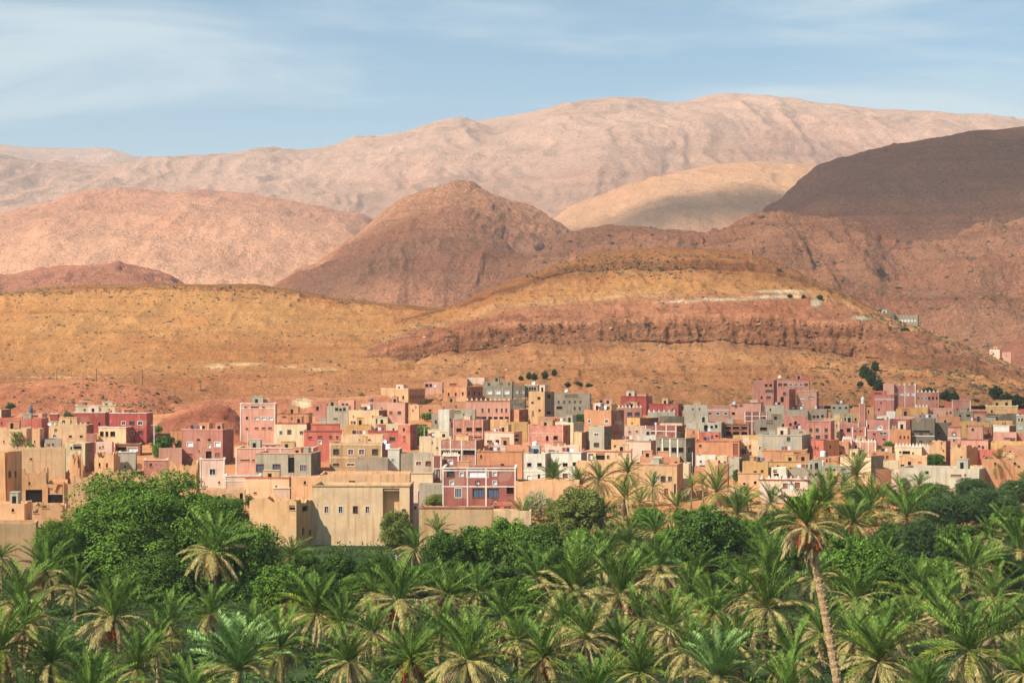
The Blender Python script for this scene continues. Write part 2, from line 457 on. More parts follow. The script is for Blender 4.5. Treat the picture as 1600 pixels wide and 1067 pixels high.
# ---- the near hills with their strata
U2 = [-400, 0, 60, 120, 250, 400, 450, 540, 620, 680, 740, 820, 950]
def R2(*v): return list(zip(U2, v))
M_H2 = hill_mat('ochre_hillside', [(0, lin(180, 120, 78)), (0.17, lin(184, 122, 76)), (0.30, lin(190, 130, 76)), (0.55, lin(196, 138, 80)), (0.70, lin(198, 140, 80)), (0.80, lin(186, 126, 72)), (0.84, lin(146, 96, 60)), (0.87, lin(180, 122, 66)), (1, lin(164, 112, 60))],
                0.55, 0.55, 0.5, patch=lin(224, 180, 130), strat=0.35, bump=0.8, tint=(1.0, 1.005, 0.94), sat=0.95, val=0.90, grain=0.5)
loft('ochre_hill', [
    (641, 648, 22),
    (R2(598, 598, 598, 598, 598, 600, 600, 598, 597, 598, 602, 612, 620), 745, 14),
    (R2(580, 582, 583, 584, 583, 580, 578, 576, 576, 582, 590, 600, 612), 830, 20),
    (R2(535, 540, 540, 540, 540, 542, 545, 548, 552, 558, 565, 580, 600), 935, 26),
    (R2(495, 500, 495, 492, 490, 490, 495, 506, 514, 522, 534, 555, 585), 1030, 18),
    (R2(468, 472, 464, 461, 459, 460, 466, 483, 491, 498, 510, 532, 570), 1092, 8),
    (R2(463, 467, 458, 454, 452, 453, 459, 476, 484, 490, 502, 524, 562), 1097, 16),
    (R2(457, 460, 450, 446, 444, 445, 452, 468, 475, 480, 492, 514, 550), 1165, 1)],
    -400, 950, 680, M_H2, 2.6, 48, 81, 0.8, 0.55, gully=1.8, gl=26, patches=[(338, 573, 22, 6), (385, 569, 40, 3.5), (440, 573, 34, 2.6), (500, 577, 40, 3), (110, 589, 130, 1.6), (40, 601, 60, 1.5)], smooth_px=7, crest_amp=0.35, ledge=1.0, cliffs=[(0.70, 0.87, 2.0, 7), (0.26, 0.30, 1.2, 6)])

U1 = [200, 430, 500, 560, 640, 700, 800, 900, 1000, 1100, 1200, 1280, 1340, 1400, 1460, 1540, 1600, 1750, 2000]
def R1(*v): return list(zip(U1, v))
M_H1 = hill_mat('strata_hillside', [(0, lin(190, 132, 84)), (0.06, lin(184, 124, 78)), (0.110, lin(192, 134, 84)), (0.124, lin(158, 106, 72)), (0.16, lin(140, 92, 64)), (0.185, lin(164, 110, 76)), (0.21, lin(138, 90, 62)), (0.240, lin(164, 110, 78)), (0.252, lin(188, 126, 88)), (0.30, lin(172, 110, 80)), (0.34, lin(184, 122, 86)),
                                    (0.38, lin(184, 122, 86)), (0.47, lin(188, 130, 86)), (0.52, lin(198, 150, 104)), (0.60, lin(194, 142, 92)), (0.635, lin(194, 136, 78)), (0.73, lin(180, 122, 70)), (0.765, lin(134, 88, 54)), (0.85, lin(138, 92, 56)), (0.885, lin(172, 112, 64)), (1, lin(160, 104, 60))],
                0.55, 0.55, 0.55, patch=lin(208, 192, 160), strat=0.3, bump=0.9, tint=(1.0, 1.005, 0.95), sat=0.95, val=0.91, grain=0.5)
loft('strata_hill', [
    ([(200, 680), (430, 650), (520, 634), (1760, 634), (1900, 680), (2000, 720)], 655, 52),
    (R1(660, 632, 606, 585, 566, 556, 547, 542, 541, 541, 544, 553, 563, 572, 582, 588, 596, 640, 690), [(200, 862), (1340, 862), (1480, 790), (2000, 790)], 26),
    (R1(659, 622, 592, 566, 544, 529, 514, 507, 503, 501, 501, 504, 512, 525, 544, 575, 597, 650, 690), 869, 22),
    (R1(658, 616, 583, 556, 529, 513, 496, 485, 478, 474, 476, 487, 499, 515, 537, 569, 592, 647, 688), 925, 14),
    (R1(657, 612, 577, 549, 522, 505, 487, 475, 468, 464, 463, 467, 488, 511, 534, 566, 590, 645, 686), 952, 10),
    (R1(656, 609, 572, 544, 516, 499, 480, 467, 460, 456, 453, 461, 483, 508, 532, 564, 588, 643, 685), 962, 32),
    (R1(655, 604, 563, 532, 503, 487, 456, 430, 426, 425, 431, 453, 479, 504, 529, 561, 586, 641, 684), 1040, 9),
    (R1(655, 602, 561, 530, 500, 484, 449, 417, 409, 408, 417, 446, 476, 502, 527, 560, 585, 640, 683), 1045, 20),
    (R1(655, 601, 559, 528, 498, 480, 440, 401, 390, 389, 403, 441, 473, 500, 526, 558, 583, 638, 682), 1110, 1)],
    200, 2000, 860, M_H1, 2.3, 42, 91, 0.8, 0.55, gully=3.0, gl=15,
    patches=[(1060, 471, 45, 2.4), (1130, 468, 60, 3), (1210, 464, 62, 3.6), (1225, 455, 50, 3.6), (1275, 474, 12, 8), (1345, 497, 22, 4)], smooth_px=5, crest_amp=0.4, ledge=1.2, cliffs=[(0.118, 0.262, 2.2, 7), (0.262, 0.36, 1.6, 7), (0.74, 0.885, 1.8, 7)])

loft('red_hillock', dome([(-400, 612), (-100, 604), (0, 600), (60, 597), (130, 598), (200, 601), (240, 607), (270, 618), (290, 634), (305, 652), (322, 670), (400, 700)], 690, 600, 712, 8, 10),
     -400, 400, 300, hill_mat('red_earth', [(0, lin(176, 104, 66)), (0.5, lin(182, 110, 68)), (0.85, lin(196, 124, 76)), (1, lin(206, 138, 88))], 0.4, 0.6, 0.5, bump=0.9), 1.6, 22, 95, 0.55, gully=1.2, gl=9, crest_amp=0.4)

loft('earth_bank', dome([(150, 690), (225, 664), (270, 643), (320, 629), (380, 623), (450, 620), (520, 622), (600, 619), (650, 632), (700, 660)], 658, 616, 672, 6, 8),
     150, 700, 240, hill_mat('bank_earth', [(0, lin(190, 124, 80)), (0.5, lin(186, 116, 76)), (1, lin(202, 142, 92))], 0.4, 0.6, 0.45, patch=lin(230, 200, 150), bump=0.8), 1.5, 20, 97, 0.55, gully=1.0, gl=9, patches=[(472, 630, 20, 9), (410, 626, 14, 4)], crest_amp=0.4)

loft('red_bank', dome([(190, 705), (235, 672), (275, 646), (315, 633), (345, 634), (365, 646), (385, 672), (420, 705)], 696, 532, 612, 7, 8),
     190, 420, 150, hill_mat('red_bank_earth', [(0, lin(176, 106, 70)), (0.6, lin(170, 98, 66)), (1, lin(194, 126, 80))], 0.35, 0.7, 0.5, bump=0.9), 1.4, 16, 99, 0.55, gully=1.2, gl=7, crest_amp=0.4)

# ---- clouds overhead (out of the picture) whose shade lies on the hills behind
def make_cloud(target, rx, ry, seed, zc=1500.0, thick=90.0, clear=0.12, fade=0.3):
    t = Vector(target)
    c = t + TO_SUN * ((zc - t.z)/TO_SUN.z)
    n_a, n_b = 72, 30
    V = []
    for i in range(n_b+1):
        ph = math.pi*i/n_b
        for j in range(n_a):
            th = 2*math.pi*j/n_a
            V.append((math.sin(ph)*math.cos(th), math.sin(ph)*math.sin(th), math.cos(ph)))
    V = np.array(V)
    r = 1 + 0.35*fbm(V[:, 0]*1.6, V[:, 1]*1.6, V[:, 2]*1.6, seed, 6, 0.6)
    rim = np.hypot(V[:, 0], V[:, 1])
    V = V*r[:, None]
    V[:, 2] = np.where(V[:, 2] < 0, V[:, 2]*0.3, V[:, 2])
    V = V*np.array([rx, ry, thick]) + np.array(c)
    idx = np.arange((n_b+1)*n_a).reshape(n_b+1, n_a)
    q = np.stack([idx[:-1], np.roll(idx[:-1], -1, 1), np.roll(idx[1:], -1, 1), idx[1:]], -1).reshape(-1, 4)
    if True:
        nt = NT('cloud_vapour'); m = nt.mat
        tr = nt.n.new('ShaderNodeBsdfTranslucent'); tr.inputs[0].default_value = (0.9, 0.9, 0.9, 1)
        df = nt.n.new('ShaderNodeBsdfDiffuse'); df.inputs[0].default_value = (0.9, 0.9, 0.9, 1)
        mx = nt.n.new('ShaderNodeMixShader'); mx.inputs[0].default_value = 0.5
        nt.l.new(df.outputs[0], mx.inputs[1]); nt.l.new(tr.outputs[0], mx.inputs[2])
        # the vapour thins out towards the rim
        at = nt.n.new('ShaderNodeAttribute'); at.attribute_name = 'thin'
        pos = nt.node('ShaderNodeNewGeometry').outputs['Position']
        f = nt.rng(nt.math('ADD', at.outputs['Fac'], nt.rng(nt.noise(pos, 0.008, 5), 0.2, 0.8, -0.22, 0.22)), fade, 1.0, clear, 1.0)
        tp = nt.n.new('ShaderNodeBsdfTransparent'); m2 = nt.n.new('ShaderNodeMixShader')
        nt.l.new(f, m2.inputs[0]); nt.l.new(mx.outputs[0], m2.inputs[1]); nt.l.new(tp.outputs[0], m2.inputs[2])
        nt.l.new(m2.outputs[0], nt.out.inputs['Surface'])
    me = np_mesh('cloud', V, q, [m], True)
    a = me.attributes.new('thin', 'FLOAT', 'POINT'); a.data.foreach_set('value', rim.astype(np.float32))
    o = link('cloud', me)
    tag(o, kind='stuff')
make_cloud(P(1500, 310, 2540), 820, 560, 3, clear=0.56, fade=0.35)
make_cloud(P(1150, 345, 3500), 480, 260, 5, clear=0.45)
make_cloud(P(690, 455, 1960), 400, 260, 6, clear=0.74, fade=0.1)
make_cloud(P(1420, 655, 610), 130, 170, 8, clear=0.70)  # thin unseen cloud added to dim the right half of the town
# ================================================================= THE TOWN
def wall_mat(name, c, kind='plaster', var=0.18):
    t = NT(name)
    pos = t.node('ShaderNodeTexCoord').outputs['Object']
    oi = t.n.new('ShaderNodeObjectInfo')
    off = t.n.new('ShaderNodeVectorMath'); off.operation = 'ADD'
    sc = t.n.new('ShaderNodeVectorMath'); sc.operation = 'SCALE'; sc.inputs['Scale'].default_value = 40
    t.l.new(oi.outputs['Location'], sc.inputs[0]); t.l.new(pos, off.inputs[0]); t.l.new(sc.outputs[0], off.inputs[1])
    p = off.outputs[0]
    col = t.mixc(c, tuple(x*0.72 for x in c), t.rng(t.noise(p, 0.45, 6, 0.7), 0.40, 0.62, 0, 0.9))
    col = t.mixc(col, tuple(min(1, x*1.22+0.02) for x in c), t.rng(t.noise(p, 0.9, 4, 0.6), 0.5, 0.72, 0, 0.5))
    streak = t.noise(t.mapping(p, (1.6, 1.6, 0.10)), 1.0, 4, 0.6)
    col = t.mixc(col, tuple(x*y for x, y in zip(c, (0.62, 0.52, 0.44))), t.rng(streak, 0.50, 0.66, 0, 0.7))
    patchf = t.rng(t.noise(p, 0.22, 3, 0.5), 0.56, 0.60, 0, 0.45)
    col = t.mixc(col, t.mixc(c, (0.50, 0.37, 0.24), 0.55), patchf)
    if kind == 'adobe':
        crack = t.noise(p, 2.2, 5, 0.75)
        col = t.mixc(col, tuple(x*0.48 for x in c), t.rng(crack, 0.58, 0.72, 0, 0.5))
    if kind in ('block', 'brick'):
        br = t.n.new('ShaderNodeTexBrick')
        t.l.new(t.mapping(pos, (1, 1, 1)), br.inputs['Vector'])
        rot = t.n.new('ShaderNodeMapping'); rot.inputs['Rotation'].default_value = (math.radians(90), 0, 0)
        t.l.new(pos, rot.inputs[0]); t.l.new(rot.outputs[0], br.inputs['Vector'])
        k = 0.82 if kind == 'block' else 0.55
        br.inputs['Color1'].default_value = (1, 1, 1, 1); br.inputs['Color2'].default_value = (k, k*0.97, k*0.93, 1)
        br.inputs['Mortar'].default_value = (0.8, 0.78, 0.72, 1) if kind == 'block' else (0.95, 0.9, 0.85, 1)
        br.inputs['Scale'].default_value = 1.0; br.inputs['Brick Width'].default_value = 0.5 if kind == 'block' else 0.62
        br.inputs['Row Height'].default_value = 0.25 if kind == 'block' else 0.34; br.inputs['Mortar Size'].default_value = 0.025
        col = t.mixc(col, br.outputs['Color'], 0.8, 'MULTIPLY')
    hs = t.n.new('ShaderNodeHueSaturation')
    t.l.new(col, hs.inputs['Color'])
    t.l.new(t.rng(oi.outputs['Random'], 0, 1, 1-var, 1+var*0.5), hs.inputs['Value'])
    t.l.new(t.rng(oi.outputs['Random'], 0, 1, 0.503, 0.497), hs.inputs['Hue'])
    t.color(hs.outputs[0])
    t.b.inputs['Roughness'].default_value = 0.95
    t.bump(t.noise(p, 3.0, 6, 0.7), 0.5 if kind == 'adobe' else 0.25, 0.12)
    return t.mat
def plain(name, c, rough=0.8, spec=0.2, var=0.25, sc=2.0):
    t = NT(name)
    pos = t.node('ShaderNodeTexCoord').outputs['Object']
    t.color(t.mixc(c, tuple(x*(1-var) for x in c), t.rng(t.noise(pos, sc, 4, 0.6), 0.35, 0.7)))
    t.b.inputs['Roughness'].default_value = rough; t.b.inputs['Specular IOR Level'].default_value = spec
    return t.mat
K = 0.85
def kc(r, g, b):
    c = lin(r, g, b); m = 0.3*c[0]+0.6*c[1]+0.1*c[2]
    return tuple((x*0.88+m*0.12)*K for x in c)
W = dict(
    oc=wall_mat('plaster_ochre', kc(242, 198, 144)), ad=wall_mat('adobe', kc(234, 180, 122), 'adobe'), te=wall_mat('plaster_terracotta', kc(216, 148, 98)),
    pk=wall_mat('plaster_salmon', kc(228, 164, 134)), lp=wall_mat('plaster_pale_pink', kc(244, 206, 176)), ro=wall_mat('plaster_rose', kc(210, 136, 114)),
    rd=wall_mat('plaster_red', kc(190, 84, 72)), so=wall_mat('plaster_coral', kc(216, 116, 90)), cr=wall_mat('plaster_cream', kc(242, 216, 166)),
    gr=wall_mat('grey_block', kc(172, 160, 136), 'block'), gn=wall_mat('pale_green_render', kc(192, 182, 154)), gw=wall_mat('whitish_render', kc(222, 216, 194)),
    dg=wall_mat('dark_grey_block', kc(130, 120, 100), 'block'), br=wall_mat('plaster_brown', kc(168, 108, 76)), mr=wall_mat('plaster_maroon', kc(172, 100, 86)),
    bk=wall_mat('brick_infill', kc(222, 150, 124), 'brick'), ye=wall_mat('plaster_yellow', kc(226, 176, 100)), wh=wall_mat('whitewash', kc(244, 232, 208), var=0.05),
    tn=wall_mat('plaster_tan', kc(206, 162, 106)), ra=wall_mat('ruined_adobe', kc(226, 170, 112), 'adobe', 0.1))
M_ROOF = plain('roof_earth', kc(206, 160, 116), 0.95, 0.05, 0.35, 0.8)
M_DARK = plain('dark_interior', (0.018, 0.014, 0.012), 0.9, 0.05)  # near-black panes paint in the unlit rooms behind openings
M_GLASS = plain('window_glass', (0.05, 0.06, 0.065), 0.15, 0.5)
M_WHITE = plain('white_paint', (0.66, 0.63, 0.55), 0.6, 0.2, 0.15)
M_SHUT = plain('red_shutter', (0.26, 0.09, 0.06), 0.6, 0.2)
M_BLUE = plain('blue_grille', (0.10, 0.14, 0.22), 0.5, 0.3)
M_WOOD = plain('old_wood', (0.16, 0.09, 0.05), 0.9, 0.1)
M_TAN = plain('tan_trim', (0.55, 0.42, 0.28), 0.7, 0.15)
M_LAUNDRY = [plain('cloth_red', (0.28, 0.07, 0.06)), plain('cloth_blue', (0.12, 0.15, 0.22)), plain('cloth_white', (0.7, 0.7, 0.7)), plain('cloth_dark', (0.04, 0.03, 0.06))]
M_METAL = plain('pale_metal', (0.55, 0.54, 0.5), 0.45, 0.4)
M_SHEET = plain('white_sheet', (0.72, 0.72, 0.70), 0.6, 0.3, 0.1)
WIN = {'d': (M_DARK, None), 'g': (M_GLASS, M_WHITE), 'w': (M_SHEET, M_WHITE), 'r': (M_SHUT, None), 'u': (M_BLUE, M_WHITE), 'k': (M_GLASS, None), 'b': (None, None), 'o': (M_SHUT, M_WHITE)}

def Rw(xa, xb, n, y, w, h, k='d'):
    return [(xa + (xb-xa)*i/max(1, n-1), y, w, h, k) for i in range(n)]

_hs = {}
def holes_face(mb, O, ex, ey, length, h, holes, hts, zb):
    """outer skin of one wall in its plane: grid of cells with window holes and their reveals. O origin, ex along, ey inward"""
    xs = sorted(set([0.0, length] + [v for q in holes for v in (q[0], q[1])] + ([] if hts is None else [length*i/12 for i in range(13)])))
    zs = sorted(set([zb, h] + [v for q in holes for v in (q[2], q[3])]))
    def pt(x, z, y=0.0): return (O[0]+ex[0]*x+ey[0]*y, O[1]+ex[1]*x+ey[1]*y, z)
    def top(x): return h if hts is None else h + hts(x)
    for i in range(len(xs)-1):
        for j in range(len(zs)-1):
            xm, zm = (xs[i]+xs[i+1])/2, (zs[j]+zs[j+1])/2
            if any(q[0] < xm < q[1] and q[2] < zm < q[3] for q in holes): continue
            za, zb2 = zs[j+1], zs[j+1]
            if j == len(zs)-2: za, zb2 = top(xs[i]), top(xs[i+1])
            mb.quad(pt(xs[i], zs[j]), pt(xs[i+1], zs[j]), pt(xs[i+1], zb2), pt(xs[i], za))
    for q in holes:
        a, b, c, d, dep = q[:5]
        mb.quad(pt(a, c), pt(a, d), pt(a, d, dep), pt(a, c, dep)); mb.quad(pt(b, c), pt(b, c, dep), pt(b, d, dep), pt(b, d))
        mb.quad(pt(a, d), pt(b, d), pt(b, d, dep), pt(a, d, dep)); mb.quad(pt(a, c), pt(a, c, dep), pt(b, c, dep), pt(b, c))
    return xs

def window_obj(parent, O, ex, ey, q, wallmat):
    a, b, c, d, dep, k = q
    pane, frame = WIN[k]
    pane = pane or wallmat
    mb = MB()
    def pt(x, z, y): return (O[0]+ex[0]*x+ey[0]*y, O[1]+ex[1]*x+ey[1]*y, z)
    def slab(x0, x1, z0, z1, y0, y1, m):
        i = len(mb.v)
        for (x, y, z) in ((x0,y0,z0),(x1,y0,z0),(x1,y1,z0),(x0,y1,z0),(x0,y0,z1),(x1,y0,z1),(x1,y1,z1),(x0,y1,z1)):
            mb.v.append(pt(x, z, y))
        for f in ((0,3,2,1),(4,5,6,7),(0,1,5,4),(1,2,6,5),(2,3,7,6),(3,0,4,7)):
            mb.f.append(tuple(i+n for n in f)); mb.m.append(m)
    slab(a-0.05, b+0.05, c-0.05, d+0.05, dep-0.02, dep+0.06, 0)
    door = (d-c) > 1.75 and (b-a) < 2.4 and c < 0.6
    o = link('door' if door else ('opening' if k in 'db' else 'window'), mb.mesh('window', [pane]), parent)
    if frame:
        mb.v, mb.f, mb.m = [], [], []
        frame = random.choice((frame, frame, frame, M_TAN, M_WOOD)); t = min(0.13, (b-a)*0.14)
        for (x0, x1, z0, z1) in ((a-t, a+0.02, c-t, d+t), (b-0.02, b+t, c-t, d+t), (a+0.02, b-0.02, d-0.02, d+t), (a+0.02, b-0.02, c-t, c+0.02)):
            slab(x0, x1, z0, z1, -0.06, 0.05, 0)
        m = (a+b)/2
        slab(m-0.03, m+0.03, c, d, dep-0.08, dep-0.021, 0)
        if k == 'u':
            for i in range(1, 4): slab(a+(b-a)*i/4-0.025, a+(b-a)*i/4+0.025, c, d, -0.02, 0.02, 0)
        link('frame', mb.mesh('frame', [frame]), o)
    elif k in 'dkr' and not door:
        mb.v, mb.f, mb.m = [], [], []
        slab(a-0.12, b+0.12, c-0.12, c-0.01, -0.10, 0.06, 0)
        link('sill', mb.mesh('sill', [wallmat]), o)
    return o

CUBE = {}
def trim(name, parent, x0, x1, y0, y1, z0, z1, mat):
    mb = MB(); mb.box(x0, x1, y0, y1, z0, z1)
    return link(name, mb.mesh(name, [mat]), parent)

BUILT = []
def B(x0, xc, x1, yt, yb, col, label, win=(), name='house', cat='house', side=None, d=None, L=None, cap=None, mer=None, pil=(), edge=None, band=(), ruin=0.0, depth=None, group=None, taper=0.0):
    """a flat-roofed building from its photographed corner lines: left edge, near corner, right edge, top row, foot row"""
    d = d or depth_of_row(yb)
    a, b, e = (xc-CX)/F, (x1-CX)/F, (x0-CX)/F
    zbase = CZ-(yb-HY)*d/F
    h = (CZ-(yt-HY)*d/F) - zbase
    wapp = (xc-x0)*d/F
    L = L or min(12, max(5.5, wapp*0.85))
    k = (b-a)*d/L
    if k > 0.62: L = (b-a)*d/0.62; k = 0.62
    psi = math.atan(b) + math.asin(k/math.sqrt(1+b*b))
    if x1 <= xc: psi -= math.radians(1.0 + (xc*7 % 5)*0.8)
    cs, sn = math.cos(psi), math.sin(psi)
    w = (a-e)*d/(cs + e*sn)
    X = a*d
    root = empty(name, (X - w*cs, d + w*sn, zbase), -psi)
    tag(root, label, cat, group or 'buildings of the hillside town')
    wm = W[col]; zb = -3.0
    def front(px, py):
        q = (px-CX)/F; t = (a-q)*d/(cs + q*sn); dd = d + t*sn
        return w-t, CZ-(py-HY)*dd/F - zbase
    def sidef(px, py):
        q = (px-CX)/F; den = (sn - q*cs); t = (q-a)*d/den if abs(den) > 1e-4 else L/2; dd = d + t*cs
        return t, CZ-(py-HY)*dd/F - zbase
    hf, hsd = [], []
    for (px, py, ww, hh, kk) in win:
        on_side = px > xc+0.5
        fn = sidef if on_side else front
        (u0, z1), (u1, z0) = fn(px-ww/2, py-hh/2), fn(px+ww/2, py+hh/2)
        lim = L if on_side else w
        u0, u1 = max(0.25, min(u0, u1)), min(lim-0.25, max(u0, u1)); z0, z1 = max(0.05, z0), min(h-0.3, z1)
        if u1-u0 < 0.3 or z1-z0 < 0.3: continue
        dep = {'d': 0.45, 'b': 1.6}.get(kk, 0.2)
        q = (u0, u1, z0, z1, dep, kk)
        tgt = hsd if on_side else hf
        if any(u0 < o[1]+0.1 and u1 > o[0]-0.1 and z0 < o[3]+0.1 and z1 > o[2]-0.1 for o in tgt): continue
        tgt.append(q)
    rq = random.Random(sum(map(ord, label)))
    if len(hf) < 2 and cat == 'house' and not ruin and w > 4:
        for i in range(rq.randrange(1, 4)):             # small vents in otherwise blank fronts
            ux = rq.uniform(0.6, w-1.2); uz = rq.choice((h*0.35, h*0.62, h-1.6))+rq.uniform(-0.2, 0.2); q = (ux, ux+rq.uniform(0.35, 0.7), uz, uz+rq.uniform(0.4, 0.8), 0.3, rq.choice('ddkr'))
            if uz > 0.4 and q[3] < h-0.5 and not any(q[0] < o[1]+0.2 and q[1] > o[0]-0.2 and q[2] < o[3]+0.2 and q[3] > o[2]-0.2 for o in hf): hf.append(q)
    if not hsd and x1 > xc+4 and cat == 'house' and not ruin:
        for i in range(rq.randrange(1, 4)):
            ux = 0.8+i*(L-1.6)/3; uz = rq.choice((h*0.35, h*0.65)); hsd.append((ux, ux+0.6, uz, uz+0.8, 0.25, 'd'))
    mb = MB(); th = 0.35
    if ruin:
        sd = abs(hash(label)) % 97
        sd = sum(map(ord, label)) % 97
        def mk(s):
            p = sd*1.7 + s*2.9
            return lambda x: -abs(ruin)*max(0.0, 0.5 + 0.45*math.sin(x*0.9+p) + 0.35*math.sin(x*2.3+p*1.9) + 0.25*math.sin(x*5.1+p*3.1))
        tops = [mk(1), mk(2), mk(3), mk(4)]
    elif col in ('ad', 'ra', 'te', 'tn', 'oc'):
        sd = sum(map(ord, label)) % 97
        def mk(s):
            p = sd*1.7 + s*2.9
            return lambda x: 0.05*math.sin(x*0.7+p) + 0.05*math.sin(x*1.9+p*2.3) + 0.03*math.sin(x*4.7+p)
        tops = [mk(1), mk(2), mk(3), mk(4)]
    else: tops = [None]*4
    faces = [((0, 0), (1, 0), (0, 1), w, hf), ((w, 0), (0, 1), (-1, 0), L, hsd), ((w, L), (-1, 0), (0, -1), w, []), ((0, L), (0, -1), (1, 0), L, [])]
    rz = h - (1.3 if ruin else 0.55)
    if ruin: rz = max(0.5, h-abs(ruin)*1.7)
    for (O, ex, ey, ln, hl), tp in zip(faces, tops):
        xs = holes_face(mb, O, ex, ey, ln, h, hl, tp, zb)
        f = (lambda x: h) if tp is None else (lambda x, tp=tp: h+tp(x))
        def pt(x, z, y): return (O[0]+ex[0]*x+ey[0]*y, O[1]+ex[1]*x+ey[1]*y, z)
        for i in range(len(xs)-1):                      # wall top and inner face above the roof
            p0, p1 = xs[i], xs[i+1]
            mb.quad(pt(p0, f(p0), 0), pt(p1, f(p1), 0), pt(p1, f(p1), th), pt(p0, f(p0), th))
            mb.quad(pt(p0, f(p0), th), pt(p1, f(p1), th), pt(p1, rz-0.1, th), pt(p0, rz-0.1, th))
    if taper:
        mb.v = [(x + (w/2-x)*taper*max(0, z)/h, y + (L/2-y)*taper*max(0, z)/h, z) for x, y, z in mb.v]
    link('wall', mb.mesh('wall', [wm]), root)
    link('roof', (lambda m: (m.box(0.2+taper*w/2, w-0.2-taper*w/2, 0.2+taper*L/2, L-0.2-taper*L/2, rz-0.25, rz), m)[1])(MB()).mesh('roof', [M_ROOF]), root)
    for (O, ex, ey, ln, hl) in faces[:2]:
        for q in hl: window_obj(root, O, ex, ey, q, wm)
    if side:                                            # flank in its own finish, often a darker colour painting in its shade, 3 cm proud of the wall
        mb2 = MB()
        holes_face(mb2, (w+0.03, 0.02), (0, 1), (-1, 0), L-0.04, h-0.03, [(q[0]-0.02, q[1]-0.02, q[2], q[3], 0.03) for q in hsd], None, zb)
        o = link('flank', mb2.mesh('flank', [W[side]]), root)
    if cap:
        cm = W[cap] if cap in W else M_WHITE
        mbc = MB()
        mbc.box(-0.1, w+0.1, -0.12, th+0.06, h+0.005, h+0.24); mbc.box(w-th-0.06, w+0.1, th+0.061, L+0.1, h+0.005, h+0.24)
        mbc.box(-0.1, th+0.06, th+0.061, L+0.1, h+0.005, h+0.24)
        link('parapet_cap', mbc.mesh('parapet_cap', [cm]), root)
    if mer:
        n, mc = mer; cm = W[mc] if mc in W else M_WHITE
        zt = h + (0.245 if cap else 0.0)
        mm = MB()
        for (p0, p1, z0, z1) in ((-0.34, 0.34, 0, 0.34), (-0.22, 0.22, 0.34, 0.62), (-0.1, 0.1, 0.62, 0.86)):
            mm.box(p0, p1, 0.02, 0.3, z0, z1)
        me = mm.mesh('merlon', [cm])
        for i in range(n):
            o = link('merlon', me, root); o.location = (0.4 + (w-0.8)*i/max(1, n-1), 0, zt-0.02)
    em = W[edge] if edge in W else M_WHITE
    pl = list(pil)
    if edge: pl += [x0+0.9, xc-0.9]
    for px in pl:
        u, _ = front(px, yt)
        u = min(max(u, 0.16), w-0.16)
        trim('pilaster', root, u-0.15, u+0.15, -0.09, -0.005, 0, h+0.15, em)
    for by in band:
        _, z = front((x0+xc)/2, by)
        trim('band', root, -0.05, w+0.05, -0.07, -0.006, z-0.12, z+0.12, em)
    rq = random.Random(sum(map(ord, label))*7)
    if not ruin and cat == 'house' and w > 5 and L > 5 and h > 3:
        nb = rq.choice((0, 1, 1, 2)) if w > 8 else rq.choice((0, 0, 1))
        for i in range(nb):                             # stair heads and low rooms on the flat roof, set back from the edge
            bw, bl, bh = rq.uniform(1.6, min(3.6, w*0.4)), rq.uniform(1.8, 3.0), rq.uniform(0.9, 2.1)
            bx = rq.uniform(0.6, w-bw-0.6); by = rq.uniform(1.2, max(1.3, L-bl-0.6))
            mr = MB(); mr.box(bx, bx+bw, by, by+bl, rz-0.1, rz+0.55+bh)
            mr.box(bx-0.08, bx+bw+0.08, by-0.08, by+bl+0.08, rz+0.56+bh, rz+0.68+bh)
            if bh > 1.2: mr.box(bx+bw*0.3, bx+bw*0.3+0.8, by-0.012, by+0.3, rz+0.1, rz+0.3+bh*0.8, 1)
            link('stair_room', mr.mesh('stair_room', [W[rq.choice((col, col, 'ad', 'gn', 'te', 'lp'))], M_DARK]), root)
        if rq.random() < 0.22:                           # washing on a roof line
            ml = MB(); lx = rq.uniform(0.8, w*0.5); ly = rq.uniform(1.0, 2.0)
            for i in range(rq.randrange(2, 5)):
                cw = rq.uniform(0.5, 0.9); ml.box(lx, lx+cw, ly, ly+0.04, h+0.25, h+0.9+rq.random()*0.3, i % 4); lx += cw+0.15
                if lx > w-1.2: break
            link('laundry', ml.mesh('laundry', rq.sample(M_LAUNDRY, 4)), root)
    BUILT.append((root, w, L, h, psi))
    return root

# ---------------- left: adobe quarter and the crimson house
B(-10,2,17,640,655,'cr','small cream house with brown flank beside a dark round tree at left edge',side='br',L=9)
B(30,66,74,646,668,'pk','long salmon house with one dark roof slot at the far left',[(55,650,9,3,'d')])
B(78,90,93,647,660,'rd','small red house with pale roof edge left of the crimson house',cap='wh')
B(-60,65,76,654,694,'so','wide salmon house with blank front and dark flank at left edge',pil=(15,31,48),edge='so')
B(80,116,116,658,669,'gn','low grey roof room behind the ochre house with three windows',[(110,663,4,3,'w')])
B(118,180,181,634,657,'cr','cream house with white roof rim above the crimson house',[(150,640,4,4,'w')],cap='wh')
B(123,142,143,626,656,'oc','small cream rooftop block with two pale windows topping the crimson house',Rw(128,137,2,630,5,4,'w'),d=642)
B(116,164,171,645,676,'rd','long crimson house with two small dark windows',[(138,661,3,4,'d'),(155,662,3,4,'d')],cap='wh')
B(171,229,239,646,694,'rd','crimson house with scalloped white parapet and white window heads',[(193,661,6,5,'g'),(206,661,7,5,'g'),(219,661,7,5,'g'),(206,676,6,5,'g'),(219,676,7,5,'g')],cap='wh',mer=(5,'rd'))
B(77,135,146,664,694,'oc','ochre house with low battlements and three small windows',[(85,681,5,4,'g'),(110,682,5,4,'k'),(127,682,5,4,'k')],side='br',mer=(9,'cr'))
B(154,197,208,668,697,'oc','ochre house with dark openings and white rim below the crimson house',[(159,678,6,8,'d'),(167,678,5,8,'d'),(176,678,8,8,'d')],side='mr',cap='wh')
